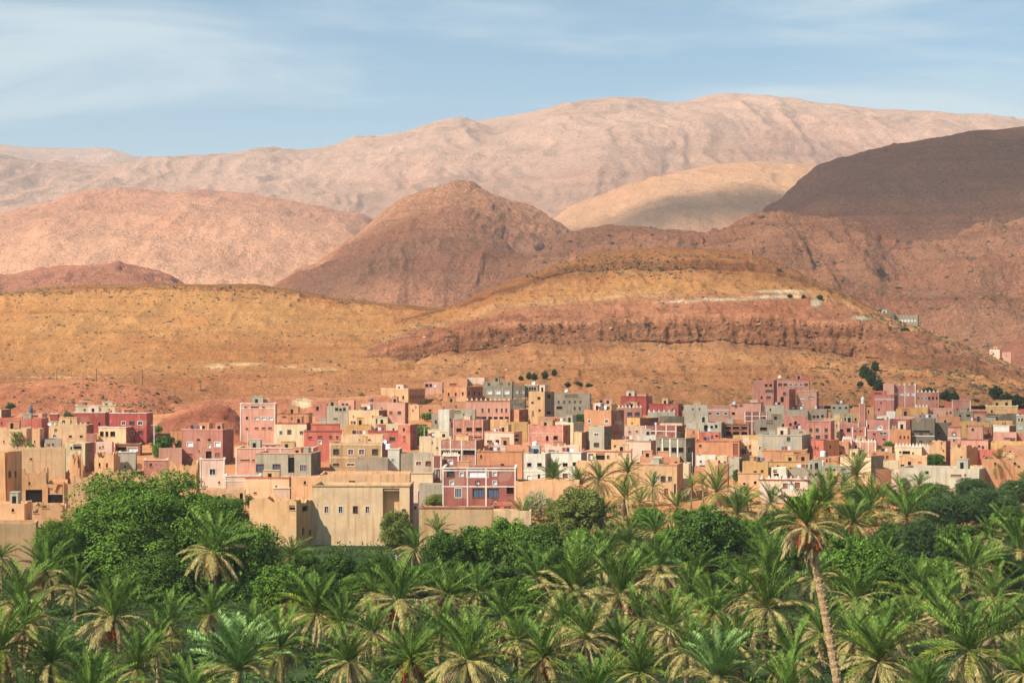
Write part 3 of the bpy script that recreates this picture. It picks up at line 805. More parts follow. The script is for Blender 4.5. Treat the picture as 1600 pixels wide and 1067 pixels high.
B(135,150,151,678,699,'ro','little rose block between two ochre houses',L=5)
B(-50,41,50,670,708,'oc','plain ochre house half hidden by a bright green bush at left',[(6,690,2,4,'d')])
B(50,62,69,670,709,'ad','narrow ochre house tower beside the bright green bush',[(54,690,2,4,'d')])
B(70,96,97,686,708,'gn','pale green rendered shed above the long adobe wall',[(76,695,3,3,'w')],L=6)
B(22,102,103,701,748,'oc','long smooth ochre wall house behind the ruins at left',mer=(5,'oc'))
B(102,133,147,692,738,'cr','tall cream house with square black opening and dark flank',[(121,697,13,10,'d')],side='br')
B(147,177,178,691,716,'lp','pale pink house with one slit window above the ruined tower',[(161,698,2,4,'d')],edge='rd')
B(180,219,222,694,712,'br','brown roofed terrace house with a white sheet',[(190,701,14,6,'d'),(207,702,16,6,'w')],cap='tn')
B(185,212,214,707,742,'gn','pale green house with white roof rim beside the ruined tower',cap='wh')
B(-70,10,34,707,790,'ra','tall square adobe tower with paired slit windows at left edge',[(15,741,4,10,'d'),(24,741,3,10,'d'),(3,725,2,2,'d')],name='adobe_tower',cat='tower',side='ra',taper=0.10)
B(147,178,189,706,748,'ra','ruined adobe tower with two slit windows and crumbling flank',[(155,726,3,6,'d'),(167,727,3,7,'d')],name='adobe_tower',cat='tower',ruin=1.2,taper=0.08)
B(108,124,132,706,750,'ra','jagged spire of broken adobe wall left of the ruined tower',name='ruined_wall',cat='ruin',ruin=6.5)
B(34,72,76,731,792,'ra','ruined adobe house with wide black doorway',[(53,775,26,20,'d'),(46,755,3,4,'d')],name='ruined_house',cat='ruin',ruin=1.6)
B(72,100,108,752,793,'ra','collapsed adobe shell with a tall dark cavity',[(87,771,25,29,'d')],name='ruined_house',cat='ruin',ruin=1.5)
B(106,152,160,743,815,'ra','broken adobe house with a tiny square hole above the big green tree',[(121,757,3,4,'d'),(121,747,8,2,'d')],name='ruined_house',cat='ruin',ruin=1.8)
B(150,262,266,737,812,'ra','long crumbling adobe wall topping the big green tree',name='ruined_wall',cat='ruin',ruin=2.0)
B(-40,38,50,787,822,'ad','low adobe house with one dark hole at left edge',[(20,797,4,5,'d'),(45,812,3,4,'d')])
B(50,98,104,787,826,'ra','roofless adobe house with two black gaps beside the big green tree',[(55,796,9,11,'d'),(71,791,10,5,'d')],name='ruined_house',cat='ruin',ruin=1.0)
B(-80,56,60,817,902,'ad','broad blank adobe wall at bottom of the left edge',[(22,845,2,2,'d')],name='adobe_wall',cat='wall',L=7)
B(225,262,263,719,743,'bk','low brick panelled wall house behind the ruins',cap='lp',L=6)
B(266,306,312,720,772,'ra','sloping ruined adobe house with a stack of dark poles',[(297,752,20,22,'d')],name='ruined_house',cat='ruin',ruin=2.4)
B(248,284,285,701,728,'pk','low pink yard wall left of the rose house',name='yard_wall',cat='wall',L=6)
B(266,284,285,675,700,'te','plain terracotta hut behind the rose house')
# ---------------- rose house, pale houses in front
B(284,348,365,672,726,'ro','rose house with black flank and small white balcony door',[(297,694,9,7,'w'),(310,687,5,3,'d'),(327,687,5,3,'d'),(340,694,9,7,'w'),(327,697,5,6,'w'),(326,712,9,14,'d'),(297,712,8,7,'r'),(340,711,8,7,'r'),(311,705,2,3,'d')],side='mr',cap='pk')
B(375,430,433,631,693,'pk','tall salmon house of three storeys with white corner strips',[(386,653,4,4,'d'),(401,654,7,5,'w'),(412,654,7,5,'w'),(423,654,7,5,'w'),(386,670,4,3,'r'),(401,669,6,3,'r'),(412,669,6,3,'r'),(422,669,6,3,'r'),(384,636,4,2,'d'),(398,636,12,2,'d'),(412,636,4,2,'d')],cap='wh',edge='wh',band=(638,))
B(435,482,488,647,668,'te','low terracotta house right of the tall salmon house',[(444,651,7,2,'d')],cap='br')
B(430,479,486,662,698,'cr','cream house with red roof line and two small windows',[(439,676,5,6,'g'),(452,675,5,6,'u'),(471,676,5,5,'g')],side='mr',cap='rd')
B(492,510,512,631,658,'ro','small rose house with grey door on the slope by the chalk scar',[(496,638,4,6,'d')],side='br')
B(520,553,556,626,652,'pk','pink rooftop room with two black windows above the grey green house',[(536,632,4,3,'d'),(542,632,4,3,'d')])
B(508,546,548,634,668,'gn','grey green house in a red frame with three black vents',[(526,639,5,5,'d'),(532,640,4,4,'d'),(538,639,4,5,'d'),(524,654,6,2,'k')],edge='so')
B(545,592,605,641,670,'oc','blank ochre house with three pale round stains and brown flank',side='br')
B(566,606,608,629,660,'pk','plain salmon terrace house behind the blank ochre house')
B(605,633,638,629,668,'pk','salmon house with two square windows below the brown inn',[(611,645,5,5,'r'),(624,645,6,5,'k')],side='br')
B(486,530,531,663,700,'so','coral terrace house behind the house with triangle ornaments',cap='so')
B(475,533,534,674,722,'so','coral red house with red triangle ornaments on its parapet',[(500,691,5,6,'w'),(485,684,6,4,'r'),(500,683,6,4,'r'),(517,683,5,4,'r'),(527,683,4,4,'r')],cap='rd')
B(540,580,580,664,690,'ye','low yellow ochre roof room behind the house with white dots')
B(577,622,623,662,688,'cr','long cream roof room left of the red tower house')
B(575,622,623,674,702,'so','coral red wing with dark window beside the red tower house',[(594,679,8,5,'d'),(613,686,9,6,'k')],cap='rd')
B(622,641,652,664,704,'so','red tower house with black flank and three tiny windows',[(631,671,3,5,'d'),(632,683,4,4,'r'),(632,689,3,3,'r')],side='mr',cap='oc')
B(533,598,599,680,725,'oc','ochre roof storey with black slots on the house with white dots',[(566,687,11,2,'d'),(577,687,5,2,'d')],d=478)
B(515,597,607,692,738,'tn','tan house with white dots and four framed windows',[(525,706,8,8,'g'),(548,706,8,8,'o'),(565,706,8,8,'o'),(586,706,8,8,'g'),(525,726,10,4,'k'),(548,726,12,4,'o')],side='mr',edge='cr',band=(694.5,715))
B(403,461,463,694,722,'pk','pink rooftop room with a red and a black opening',[(418,698,6,4,'r'),(427,698,7,5,'d')],cap='wh')
B(368,489,497,701,742,'pk','wide pink house with white parapet strips behind the pale green house',[(383,719,15,2,'d'),(396,719,4,2,'d')],edge='wh',pil=(415,438),cap='lp')
B(399,486,501,709,752,'gn','pale green house with three blue barred windows and a tall black recess',[(406,731,11,11,'u'),(432,731,11,11,'u'),(455,724,10,29,'d'),(474,731,11,10,'u')],side='dg',cap='pk')
B(312,351,352,718,775,'lp','pale pink house with white corners and a framed window over the green tree',[(332,737,9,9,'g')],edge='wh',cap='wh')
B(351,407,408,744,784,'lp','pale pink terrace wing with two red shutters and white rail',[(360,765,17,5,'r'),(388,766,16,8,'r')],edge='wh',cap='wh',band=(751,))
B(383,452,459,747,786,'oc','low ochre house with red roof edge behind a green hedge',side='br',cap='so')
B(313,383,384,765,815,'ad','worn adobe wall with two tall slots above the green tree',[(350,780,5,15,'d'),(377,780,5,20,'d')],name='adobe_wall',cat='wall',L=7)
B(427,453,454,763,786,'lp','small pale pink shed by the green hedge',L=5,cap='wh')
B(455,500,501,745,795,'ad','plain adobe block left of the big adobe house')
B(500,640,642,741,788,'ad','long adobe rooftop storey with one black hole on the big adobe house',[(550,755,10,8,'d')],d=383)
B(488,640,646,760,852,'oc','big adobe house with four framed windows and a deep brown recess',[(510,796,6,10,'o'),(532,796,6,10,'g'),(555,796,6,10,'g'),(574,796,6,10,'o'),(564,773,2,11,'d'),(611,785,26,47,'b'),(631,798,6,6,'k')],side='mr',cap='tn')
B(390,463,497,780,856,'ra','ruined adobe house with rough brown flank and arched dark window',[(415,827,7,13,'d'),(458,793,12,8,'d'),(477,794,9,8,'d'),(474,830,4,10,'d'),(484,832,3,8,'d'),(409,819,4,3,'d')],name='ruined_house',cat='ruin',ruin=0.7)
# ---------------- centre front: ornate house, long wall, white apartment house
B(606,624,628,702,742,'gw','narrow whitish concrete house with two slim blue windows',[(614,719,5,6,'u'),(614,737,5,6,'u')],side='dg',cap='wh')
B(556,606,607,716,744,'gr','long unplastered block wall between tan house and concrete house',name='block_wall',cat='wall',L=6)
B(626,646,647,708,742,'gr','grey block house with a black slot right of the narrow concrete house',[(644,716,3,18,'d')])
B(646,676,677,708,742,'gn','grey rendered house with two small brown windows',[(654,724,8,6,'o'),(669,724,7,6,'o')])
B(626,676,677,740,772,'cr','cream walled house left of the maroon ornate house',cap='tn')
B(654,700,701,757,792,'gn','grey green yard wall below the maroon ornate house',name='yard_wall',cat='wall',L=6)
B(645,653,655,768,836,'lp','slim pale pink gable with a small window beside the big adobe house',[(649,793,5,5,'k')],L=6)
B(655,705,706,683,712,'cr','broad cream house behind the brick frame house')
B(676,690,691,714,768,'mr','narrow maroon stair bay with white arches left of the ornate house',[(679.5,740,3,13,'w'),(684,740,3,13,'w'),(688,740,2,13,'w')],edge='wh',band=(732,757))
B(691,717,719,713,760,'mr','maroon roof room with white merlons on the ornate house',[(704,722,7,7,'w')],edge='wh',cap='wh',mer=(7,'wh'),d=440)
B(691,806,808,732,800,'mr','ornate maroon house with white borders and white hexagon motifs',
  [(704,739,11,12,'g'),(746,740,33,11,'w'),(716,770,10,14,'u'),(747,770,17,14,'u'),(770,770,17,14,'u'),(797,765,11,13,'d')]+[(x,y,6,6,'w') for x, y in ((721,741),(773,740),(706,754),(746,754),(773,754),(773,783))],edge='wh',cap='wh',band=(735,760),pil=(730.5,759.5))
B(687,744,755,688,733,'bk','unfinished brick house with three dark open bays under a brick storey',[(697,708,14,8,'d'),(713,708,14,8,'d'),(733,707,19,8,'d')],side='br',edge='gw',pil=(704,721.5),band=(702,))
B(770,808,809,787,824,'so','small orange pavilion with two black openings on the long wall',[(776,793,11,5,'d'),(793,793,11,5,'d')],L=5)
B(655,770,771,794,858,'ad','long adobe garden wall with a red coping behind small palms',[(751,810,2,20,'d')],name='garden_wall',cat='wall',L=5,cap='br')
B(752,830,831,798,852,'oc','pale patched adobe wall with a crack right of the long garden wall',name='garden_wall',cat='wall',L=5)
B(745,816,818,706,760,'te','orange earthen house with an arched black doorway',[(785,728,6,7,'d'),(769,720,2,3,'d')],cap='te')
B(806,905,906,752,802,'ad','plain adobe terrace wall below the whitish apartment house',name='terrace_wall',cat='wall',L=7)
B(824,842,845,699,725,'gw','whitish roof room on the left of the apartment house',L=5)
B(850,905,906,697,722,'lp','pale pink stepped parapet room over the whitish apartment house',[(862,704,10,2,'d'),(886,698,18,2,'d')],mer=(6,'lp'))
B(818,852,861,709,765,'gw','left wing of the whitish apartment house with two black windows',[(827,726,7,6,'d'),(843,726,7,6,'d'),(827,746,7,7,'w'),(842,744,4,7,'d')],side='gr',band=(736,),L=8)
B(861,908,917,708,764,'gw','right wing of the whitish apartment house with three black windows',[(868,726,8,6,'d'),(883,726,8,6,'d'),(898,725,7,6,'d'),(883,743,6,6,'o'),(898,742,6,5,'o'),(868,745,6,6,'w')],side='gr',cap='gw')
B(908,986,988,706,745,'oc','low ochre house with a big black gap and a white door',[(938,712,14,13,'d'),(923,714,6,9,'w'),(950,714,4,6,'g'),(969,709,6,3,'d')],cap='so')
B(900,986,987,722,775,'ad','bare adobe wall behind dark round garden trees',name='adobe_wall',cat='wall',L=6)
B(978,1017,1026,690,732,'lp','pale pink house with red flank and two windows',[(985,707,5,7,'k'),(1006,707,7,7,'o'),(987,722,5,2,'d')],side='ro',cap='ro')
B(996,1025,1026,680,705,'gw','whitish roof room behind the pale pink house with red flank')
B(1025,1072,1086,686,740,'gr','unfinished grey apartment block with scaffolded flank',[(1029,703,6,8,'d'),(1041,703,8,8,'d'),(1053,703,8,8,'d'),(1064,703,8,8,'d'),(1077,703,4,8,'d'),(1082,703,3,8,'d'),(1077,722,4,8,'d'),(1082,722,3,8,'d'),(1033,688,5,5,'d'),(1050,685,10,3,'d'),(1077,738,4,6,'d')],side='dg',cap='gr',pil=(1035,1047,1059))
B(1000,1062,1063,714,745,'te','orange roof block between pink house and scaffolded grey block',[(1024,720,5,4,'d')])
B(986,1058,1067,727,785,'ad','large adobe house with three white framed windows behind slender palms',[(1025,748,7,8,'w'),(1036,748,6,8,'g'),(1047,748,6,8,'g'),(1012,734,2,4,'d'),(1025,735,2,4,'d'),(1034,736,2,4,'d'),(1055,764,4,16,'k'),(1041,768,6,10,'r')],side='te',cap='te')
B(1066,1076,1080,724,775,'cr','narrow cream house in front of the scaffolded grey block',[(1072,733,2,5,'d')],L=6)
B(1088,1118,1119,712,742,'gw','whitish wall house with black slot under roof shrubs',[(1097,728,9,3,'d')])
B(1118,1136,1138,713,742,'cr','small cream house with square window next to the orange house',[(1133,722,4,3,'k')])
B(1138,1155,1161,716,748,'gn','grey green tower house with rough flank',side='dg')
B(1085,1104,1105,730,765,'te','short terracotta hut under the whitish wall house')
B(1102,1122,1125,720,772,'ad','adobe cube house left of the narrow orange cube',side='br')
B(1122,1137,1139,725,775,'te','narrow orange cube house behind tall palm tops')
B(1153,1187,1188,740,778,'ad','adobe house with two tiny windows left of the striped house',[(1163,757,4,6,'d'),(1180,754,4,5,'d')],cap='te')
B(1138,1168,1169,760,790,'ad','low adobe yard wall below the two tiny windows house',name='yard_wall',cat='wall',L=5)
B(1187,1262,1263,751,786,'lp','white and pink striped house with two red panels',[(1227,759,8,9,'r'),(1246,758,8,9,'r'),(1236,759,8,8,'w')],cap='rd',mer=(7,'wh'),band=(765,))
# ---------------- centre slope
B(595,638,664,608,640,'ad','brown inn with narrow windows and a row of arches on its flank',[(602,622,3,5,'d'),(617,621,3,5,'d'),(630,621,3,5,'d')]+Rw(642,661,6,620,2,6,'d'),side='te',cap='oc')
B(637,655,660,633,656,'ad','small adobe cottage below the brown inn',[(645,641,2,3,'d'),(650,636,2,3,'d')],side='gw')
B(655,692,694,633,656,'te','earth coloured yard house right of the small adobe cottage',[(672,641,4,3,'d')],ruin=0.5)
B(662,691,693,597,628,'pk','pink house with three black windows at the top of the slope',[(667,602,5,5,'d'),(673,602,4,5,'d'),(679,602,4,5,'w')])
B(690,730,732,592,622,'te','terracotta house with a maroon laundry line behind the orange house',[(708,601,11,4,'r')])
B(730,757,759,590,620,'lp','pale house with roof shrubs behind the grey white windowed house')
B(694,729,754,605,640,'te','orange house with three windows and brown flank',[(701,616,3,5,'d'),(712,616,3,5,'d'),(723,615,3,5,'d')]+Rw(733,750,3,615,3,6,'d'),side='br',cap='te')
B(755,800,803,596,636,'gr','grey block house with three bright white windows',[(765,613,7,5,'w'),(778,613,7,5,'w'),(792,613,7,5,'w'),(764,600,4,4,'d'),(784,599,4,3,'d'),(796,599,4,4,'d')])
B(800,820,822,603,636,'dg','dark grey house with three tiny white windows',Rw(808,818,3,613,2.5,3.5,'w'))
B(820,840,842,602,634,'gr','grey house with an open roof gallery of four bays',Rw(823.5,836,4,607,3,5,'d'),cap='gw')
B(826,851,866,612,664,'tn','tall tan and grey tower house with a dark flank',[(842,622,5,4,'d'),(832,629,4,3,'d'),(843,641,4,3,'d'),(833,646,3,8,'r'),(858,619,6,7,'d'),(858,645,7,5,'d')],side='dg')
B(866,922,924,615,654,'gr','long grey block house with rows of small windows',[(893,618,20,4,'d'),(874,637,9,4,'d')]+Rw(873,907,5,628,3,4,'k')+[(898,638,3,5,'k'),(906,638,3,5,'k')])
B(690,728,729,628,652,'te','low terracotta terrace house left of the long pink house')
B(728,797,798,627,664,'pk','long pink house with five windows over a black arcade',[(754,641,3,6,'k'),(764,641,3,6,'k'),(776,641,3,6,'k'),(784,641,3,6,'k'),(791,641,3,6,'k')]+Rw(757,792,5,653,6,4,'d'),cap='br',mer=(10,'lp'))
B(797,811,825,640,664,'te','small orange cube with maroon flank right of the long pink house',side='mr')
B(798,820,822,624,652,'dg','low dark grey roof shed between pink and tan houses',[(803,634,4,3,'w')])
B(674,685,686,646,676,'gr','little grey hut left of the whitish tower',[(681,659,3,5,'d')])
B(702,742,744,640,668,'gn','grey green roof terrace house behind the brick panel house',[(712,643,16,4,'d')])
B(685,702,709,640,686,'gw','whitish tower house with black door and balcony',[(706,664,3,8,'d'),(704,656,3,4,'d')],side='wh')
B(708,755,766,656,700,'bk','brick panelled house with three black windows',[(717,672,8,6,'d'),(733,671,9,6,'d'),(748,671,10,6,'d'),(730,684,7,6,'d'),(746,683,20,2,'d')],side='br',edge='pk',pil=(725,740),band=(678,))
B(766,792,794,656,684,'ad','plain adobe house with dark bays behind the pale pink flat house',[(780,668,4,3,'d'),(788,668,4,3,'d')])
B(790,824,826,660,690,'ye','yellow ochre house block above stacked timber')
B(757,803,816,676,704,'lp','pale pink flat house with three windows and open flank',[(765,690,8,5,'g'),(777,690,6,6,'d'),(791,689,8,6,'g'),(808,680,7,4,'d'),(808,687,7,4,'d')],cap='pk')
B(757,826,828,697,728,'te','bare terracotta house wall with stacked timber',[(788,699,2,10,'d')])
B(825,880,891,665,705,'bk','brick house with two black doorways and brown flank',[(855,685,4,8,'d'),(868,684,7,6,'d')],side='br',edge='pk',band=(677,))
B(841,888,890,652,684,'te','orange house with a white framed window behind the cream roof',[(855,656,7,6,'w')],side='mr')
B(855,896,912,660,692,'cr','blank cream house with grey flank',side='gn')
B(897,909,921,675,712,'oc','ochre house with carved brown colonnade flank',[(911,692,2,14,'d'),(914.5,692,2,14,'d'),(918,692,2,14,'d')],side='br')
B(920,944,956,666,712,'gn','grey house with two windows and dark green tiled flank',[(932,679,7,5,'o'),(932,695,7,6,'g')]+Rw(946,953,3,680,2,5,'d')+Rw(946,953,3,694,2,5,'d'),side='dg')
B(913,955,975,641,704,'te','tall orange house with rows of slits on its brown flank',[(921,658,4,5,'g'),(948,658,5,5,'g')]+Rw(958,970,4,660,2,3,'w')+Rw(960,970,3,676,2,7,'d')+Rw(960,969,3,691,2,7,'d'),side='br')
B(955,992,993,688,720,'ad','adobe house with red tank on its roof left of the pink house',[(984,688,5,4,'d')])
B(907,960,962,632,654,'pk','long low pink house with grey roof line right of the grey blocks',cap='pk')
B(948,1003,1004,637,662,'ro','rose house with white battlements and two grey shutters',[(984,647,8,6,'k'),(996,647,8,6,'k')],mer=(10,'wh'))
B(970,1010,1019,620,648,'rd','crimson house at the foot of the rocky slope',side='mr',cap='rd')
B(1014,1060,1066,632,660,'rd','deep red house with dark flank at the end of the row',side='mr',cap='rd')
B(1012,1055,1056,644,668,'gn','pale green house with scalloped white rim below the deep red house',mer=(6,'wh'))
B(1030,1068,1069,651,676,'dg','dark grey house with flagpole below the deep red house')
B(980,1000,1029,653,676,'ye','yellow house with long brown flank',Rw(1010,1021,3,662,2,3,'d'),side='br')
B(976,1007,1008,666,690,'lp','pale peach house left of the maroon pillared house',[(984,675,4,3,'r'),(995,674,4,3,'r')])
B(1030,1066,1067,661,676,'cr','narrow cream roof storey above the maroon pillared house',[(1049,662,4,4,'r'),(1057,662,2,3,'d'),(1063,662,2,3,'d')])
B(1008,1057,1070,666,695,'mr','maroon house with white pillars and pale flank windows',[(1018,676,10,3,'k'),(1031,676,8,3,'r'),(1038,675,5,5,'d'),(1060,678,3,4,'g'),(1065,678,3,4,'g')],edge='wh',pil=(1025,1041),band=(673.5,))
B(1068,1105,1107,633,662,'gn','grey green house under the slope beside small dark trees')
B(1105,1140,1141,635,668,'pk','long peach pink house with three white windows',Rw(1109,1134,3,646,5,4,'g'),cap='pk',band=(641,))
B(1140,1189,1193,630,656,'pk','peach terrace house with black gallery openings',[(1147,633,7,4,'d'),(1158,633,6,4,'d'),(1146,646,5,4,'d')],cap='br')
B(1176,1209,1214,594,642,'ro','rose house with four storeys of small windows on the upper slope',[(1197,602,4,4,'d'),(1204,602,4,4,'d'),(1202,611,12,4,'k'),(1201,621,7,4,'k'),(1190,621,3,4,'d')],side='mr')
B(1214,1264,1265,593,632,'ro','upper rose house with a long strip of windows',Rw(1219,1260,6,601,5,3,'g'),cap='so',edge='pk')
B(1214,1233,1243,608,645,'ro','rose house with arched porch and black flank below the window strip',[(1226,615,5,5,'k'),(1222,624,5,8,'d')],side='mr')
B(1245,1276,1279,612,644,'pk','pink rose house with two rows of white windows at the slope edge',[(1253,622,8,3,'w'),(1268,622,8,3,'w'),(1252,632,8,3,'w'),(1247,611,12,3,'d')],cap='cr',side='mr')
B(1190,1226,1227,634,656,'gn','low green grey retaining house below the rose houses')
B(1163,1199,1200,644,680,'mr','maroon house with a white grid of strips',edge='wh',pil=(1175,1187),band=(650,658))
B(1072,1127,1132,660,695,'gn','grey green house with dark balcony and two windows',[(1103,668,6,8,'d'),(1112,667,4,4,'d'),(1119,666,4,5,'d'),(1109,676,4,4,'d')],side='dg')
B(1132,1170,1172,662,692,'br','brown concrete frame house with black open floors',[(1138,667,8,7,'d'),(1150,667,10,7,'d'),(1163,667,9,7,'d'),(1138,677,8,6,'d'),(1150,677,10,5,'d'),(1163,677,9,5,'d')])
B(1178,1230,1232,656,692,'gr','grey unfinished house with a shaded roof terrace',[(1203,659,10,5,'d'),(1193,670,11,5,'d'),(1204,675,3,4,'w'),(1209,675,3,4,'w'),(1224,665,4,6,'d')])
B(1071,1092,1093,671,700,'te','small orange house with white edge right of the maroon pillared house',[(1084,675,2,3,'k')],edge='cr')
B(1092,1124,1126,676,704,'so','low coral house between small orange house and ochre house',[(1120,681,5,3,'d')])
B(1124,1150,1151,686,708,'te','dull orange roof room with a black slot above the big orange house',[(1126,689,8,3,'d')])
B(1085,1155,1158,690,724,'te','big plain orange house with a brown shutter bay',[(1150,702,9,18,'r')],cap='so')
B(1145,1188,1189,681,708,'ye','yellow adobe house with rounded corner behind the ochre house',[(1183,681,3,3,'d'),(1196,684,10,4,'d')])
B(1140,1185,1187,689,720,'oc','ochre house with a round wall ornament',[(1172,698,4,6,'r')])
B(1184,1253,1267,681,724,'gn','large grey green house with three arched slots on its flank',[(1232,686,6,7,'k'),(1187,700,6,6,'o')]+Rw(1257,1265,3,702,2.2,9,'d'),side='gr',cap='gn')
B(1190,1260,1262,705,738,'te','orange house with a tall brown lattice bay',[(1246,712,11,14,'r')],cap='te')
B(1267,1287,1311,688,724,'so','terracotta cube house with a single tiny window',[(1274,699,2,4,'d')],side='te')
B(1160,1200,1201,722,752,'ye','low yellow ochre house with two black vents',[(1180,737,5,3,'d'),(1191,736,4,4,'d'),(1198,721,4,3,'d')])
B(1200,1270,1272,722,748,'ye','long ochre house with an orange roof band',[(1208,721,5,3,'d'),(1235,724,4,3,'d')],cap='te')
B(1205,1228,1229,731,762,'wh','small whitewashed house with two black windows',[(1211,736,6,5,'d'),(1213,742,8,4,'d')])
B(1230,1290,1292,733,760,'gr','long low grey block house behind the striped house',[(1284,744,6,4,'d')])
B(1272,1310,1312,714,742,'te','orange house with paired dark niches',[(1280,718,3,5,'d'),(1292,719,3,5,'d'),(1297,718,3,5,'d')])
B(1285,1330,1331,728,756,'gn','grey house with two black slots beside the round palm',[(1302,734,7,4,'d'),(1318,733,7,3,'d'),(1291,733,3,3,'d')])
B(1290,1314,1315,738,764,'ad','small ochre house with low black window under the grey house',[(1302,745,6,3,'d')])
B(1300,1326,1327,690,720,'te','orange house left of the peach battlement house',[(1301,703,4,3,'d')])
B(1230,1262,1263,641,664,'gn','yellowish grey house with shaded roof under the rose houses')
B(1262,1292,1294,640,664,'gr','pale grey roof house with black bays',[(1272,651,4,4,'d'),(1278,651,4,4,'d'),(1285,650,4,4,'d')])
B(1225,1260,1261,650,694,'ro','rose flat house with dark bays left of the big rose house',[(1235,663,4,4,'d'),(1243,661,4,6,'d'),(1248,664,4,4,'r')])
B(1224,1258,1259,672,700,'gn','grey green flat roofed house below the rose flat house',[(1238,673,3,3,'d'),(1252,673,6,6,'d')])
B(1258,1298,1304,659,702,'ro','big rose house with two rows of black windows',[(1267,672,5,6,'k'),(1277,672,5,6,'k'),(1291,672,5,6,'k'),(1278,683,7,6,'k'),(1291,682,5,6,'k'),(1266,684,6,3,'d'),(1270,659,12,4,'d')],pil=(1272,1284),edge='ro',cap='ro')
B(1287,1316,1317,654,686,'oc','ochre and orange roof house behind the big rose house')
B(1298,1326,1328,632,664,'gn','pale grey house with three dark windows below the bare slope',Rw(1303,1322,3,637,4,3,'d'))
B(1318,1342,1344,646,678,'ye','yellow grey house left of the minaret',[(1321,648,6,3,'d'),(1321,655,6,5,'d'),(1337,655,3,4,'d')])
B(1332,1366,1367,636,672,'te','orange house right behind the minaret',[(1357,643,2,5,'d')])
B(1310,1342,1343,660,698,'ro','rose house with white corner strip left of the minaret foot',[(1315,672,5,3,'d'),(1326,672,6,6,'d')],edge='wh')
MIN = B(1342,1352,1354,632,694,'ro','slim rose minaret with pale edges and a small white lantern',[(1349,642,1.6,4,'d'),(1345,653,1.6,5,'d')],name='minaret',cat='tower',edge='pk',cap='pk',L=2.8)
B(1331,1353,1355,668,704,'ro','rose mosque front with small paired windows below the minaret',[(1336,673,4,2,'d'),(1345,673,4,2,'d'),(1337,682,2,3,'d'),(1345,682,2,3,'d')],edge='wh')
B(1353,1390,1391,657,699,'ro','rose house with a white edge and a satellite dish',[(1357,666,2,6,'d'),(1366,678,4,3,'k'),(1377,677,5,3,'g'),(1383,677,5,4,'g'),(1366,686,4,2,'d'),(1381,686,4,2,'d')],edge='wh',band=(672.5,))
B(1390,1423,1425,671,706,'te','orange house with three tiny windows in a row',Rw(1407,1419,3,683,2.5,4,'d')+[(1416,669,4,3,'d')])
B(1390,1422,1424,655,682,'mr','maroon grey house behind the orange house with tiny windows',[(1395,667,2,4,'w'),(1399,667,2,4,'w')])
B(1425,1460,1462,654,706,'dg','dark grey house with two shaded balconies',[(1440,674,26,3,'d'),(1439,678,5,3,'k'),(1455,678,5,3,'k'),(1440,685,26,2,'d'),(1439,690,5,3,'k'),(1455,690,5,3,'k')],band=(681,))
B(1460,1482,1484,661,704,'dg','plain dark grey house right of the balcony house',[(1467,676,5,2,'d'),(1467,688,5,2,'d')])
B(1316,1331,1332,686,718,'pk','peach tower with white battlements and a tiny window',[(1323,692,2,2,'d')],edge='wh',mer=(4,'wh'))
B(1331,1369,1371,691,718,'pk','peach wall house with white pillars and battlements',edge='wh',pil=(1344,1357),mer=(8,'wh'))
B(1313,1361,1380,714,756,'oc','yellow house with grey arcaded flank above the round palm',[(1339,711,3,3,'d')]+Rw(1365,1378,5,728,2,7,'d'),side='gr',cap='te')
B(1362,1398,1399,707,738,'te','orange flat house right of the yellow arcaded house',[(1367,709,4,3,'d')])
B(1380,1404,1405,721,750,'cr','pale yellow house below the orange flat house')
B(1398,1440,1442,699,726,'cr','cream house with tall white pointed battlements',[(1416,707,12,5,'d')],cap='wh',mer=(8,'wh'))
B(1436,1452,1453,698,724,'lp','pink cream gable with white battlements next to the battlemented cream house',mer=(4,'wh'))
B(1405,1448,1449,712,744,'ad','adobe house with a dark round hole',[(1421,724,5,6,'d'),(1410,727,6,3,'d'),(1437,722,5,2,'r')],ruin=0.6)
B(1452,1478,1485,689,735,'ra','ruined orange adobe house with several tiny slits',[(1471,692,2,4,'d'),(1471,700,2,3,'d'),(1474,704,2,3,'d'),(1482,718,3,3,'d')],name='ruined_house',cat='ruin',ruin=1.0,side='so')
B(1485,1510,1528,695,738,'ra','ruined ochre adobe house with wide rough flank',[(1502,714,3,3,'d'),(1499,725,2,3,'d')],name='ruined_house',cat='ruin',ruin=0.8)
B(1481,1501,1502,668,716,'pk','pink modern house with a white framed square',[(1490,678,5,5,'w'),(1491,688,4,4,'g')],cap='mr',band=(684,))
B(1513,1536,1537,666,700,'pk','salmon upper house with a black doorway behind the long pink house',[(1520,671,4,4,'d'),(1509,690,4,4,'d')],cap='ro')
B(1534,1550,1551,668,696,'br','brown block house beside the salmon upper house',[(1544,673,2,3,'d'),(1549,673,2,3,'d')])
B(1501,1544,1551,688,718,'pk','long pink house with maroon rim and low window',[(1536,699,4,5,'k'),(1524,686,4,3,'k')],cap='mr',side='mr')
B(1500,1546,1547,659,684,'ye','ochre roofed house behind the pink modern house')
B(1527,1566,1567,704,736,'so','orange red earthen house left of the lone palm')
B(1548,1625,1626,692,726,'ye','wide yellow ochre house at the right edge',[(1587,703,2,3,'d')])
B(1565,1650,1651,699,748,'te','tall orange house with small square window at the right edge',[(1578,706,3,3,'d'),(1590,702,2,2,'d')])
B(1535,1660,1661,718,766,'te','big orange adobe house behind the lone palm at right',[(1592,729,4,3,'d'),(1589,741,2,2,'d')])
B(1486,1536,1537,727,752,'ad','low adobe terrace house with worn rim above the long grey house',ruin=0.4)
B(1393,1406,1407,736,768,'lp','narrow pale pink house end behind palms')
B(1368,1394,1395,735,766,'br','small brown house below the pale yellow house')
B(1407,1530,1544,733,768,'gn','long pale grey house with one black window and a red grille',[(1448,738,6,5,'d'),(1494,743,17,4,'r'),(1508,742,3,3,'d')],side='gr')
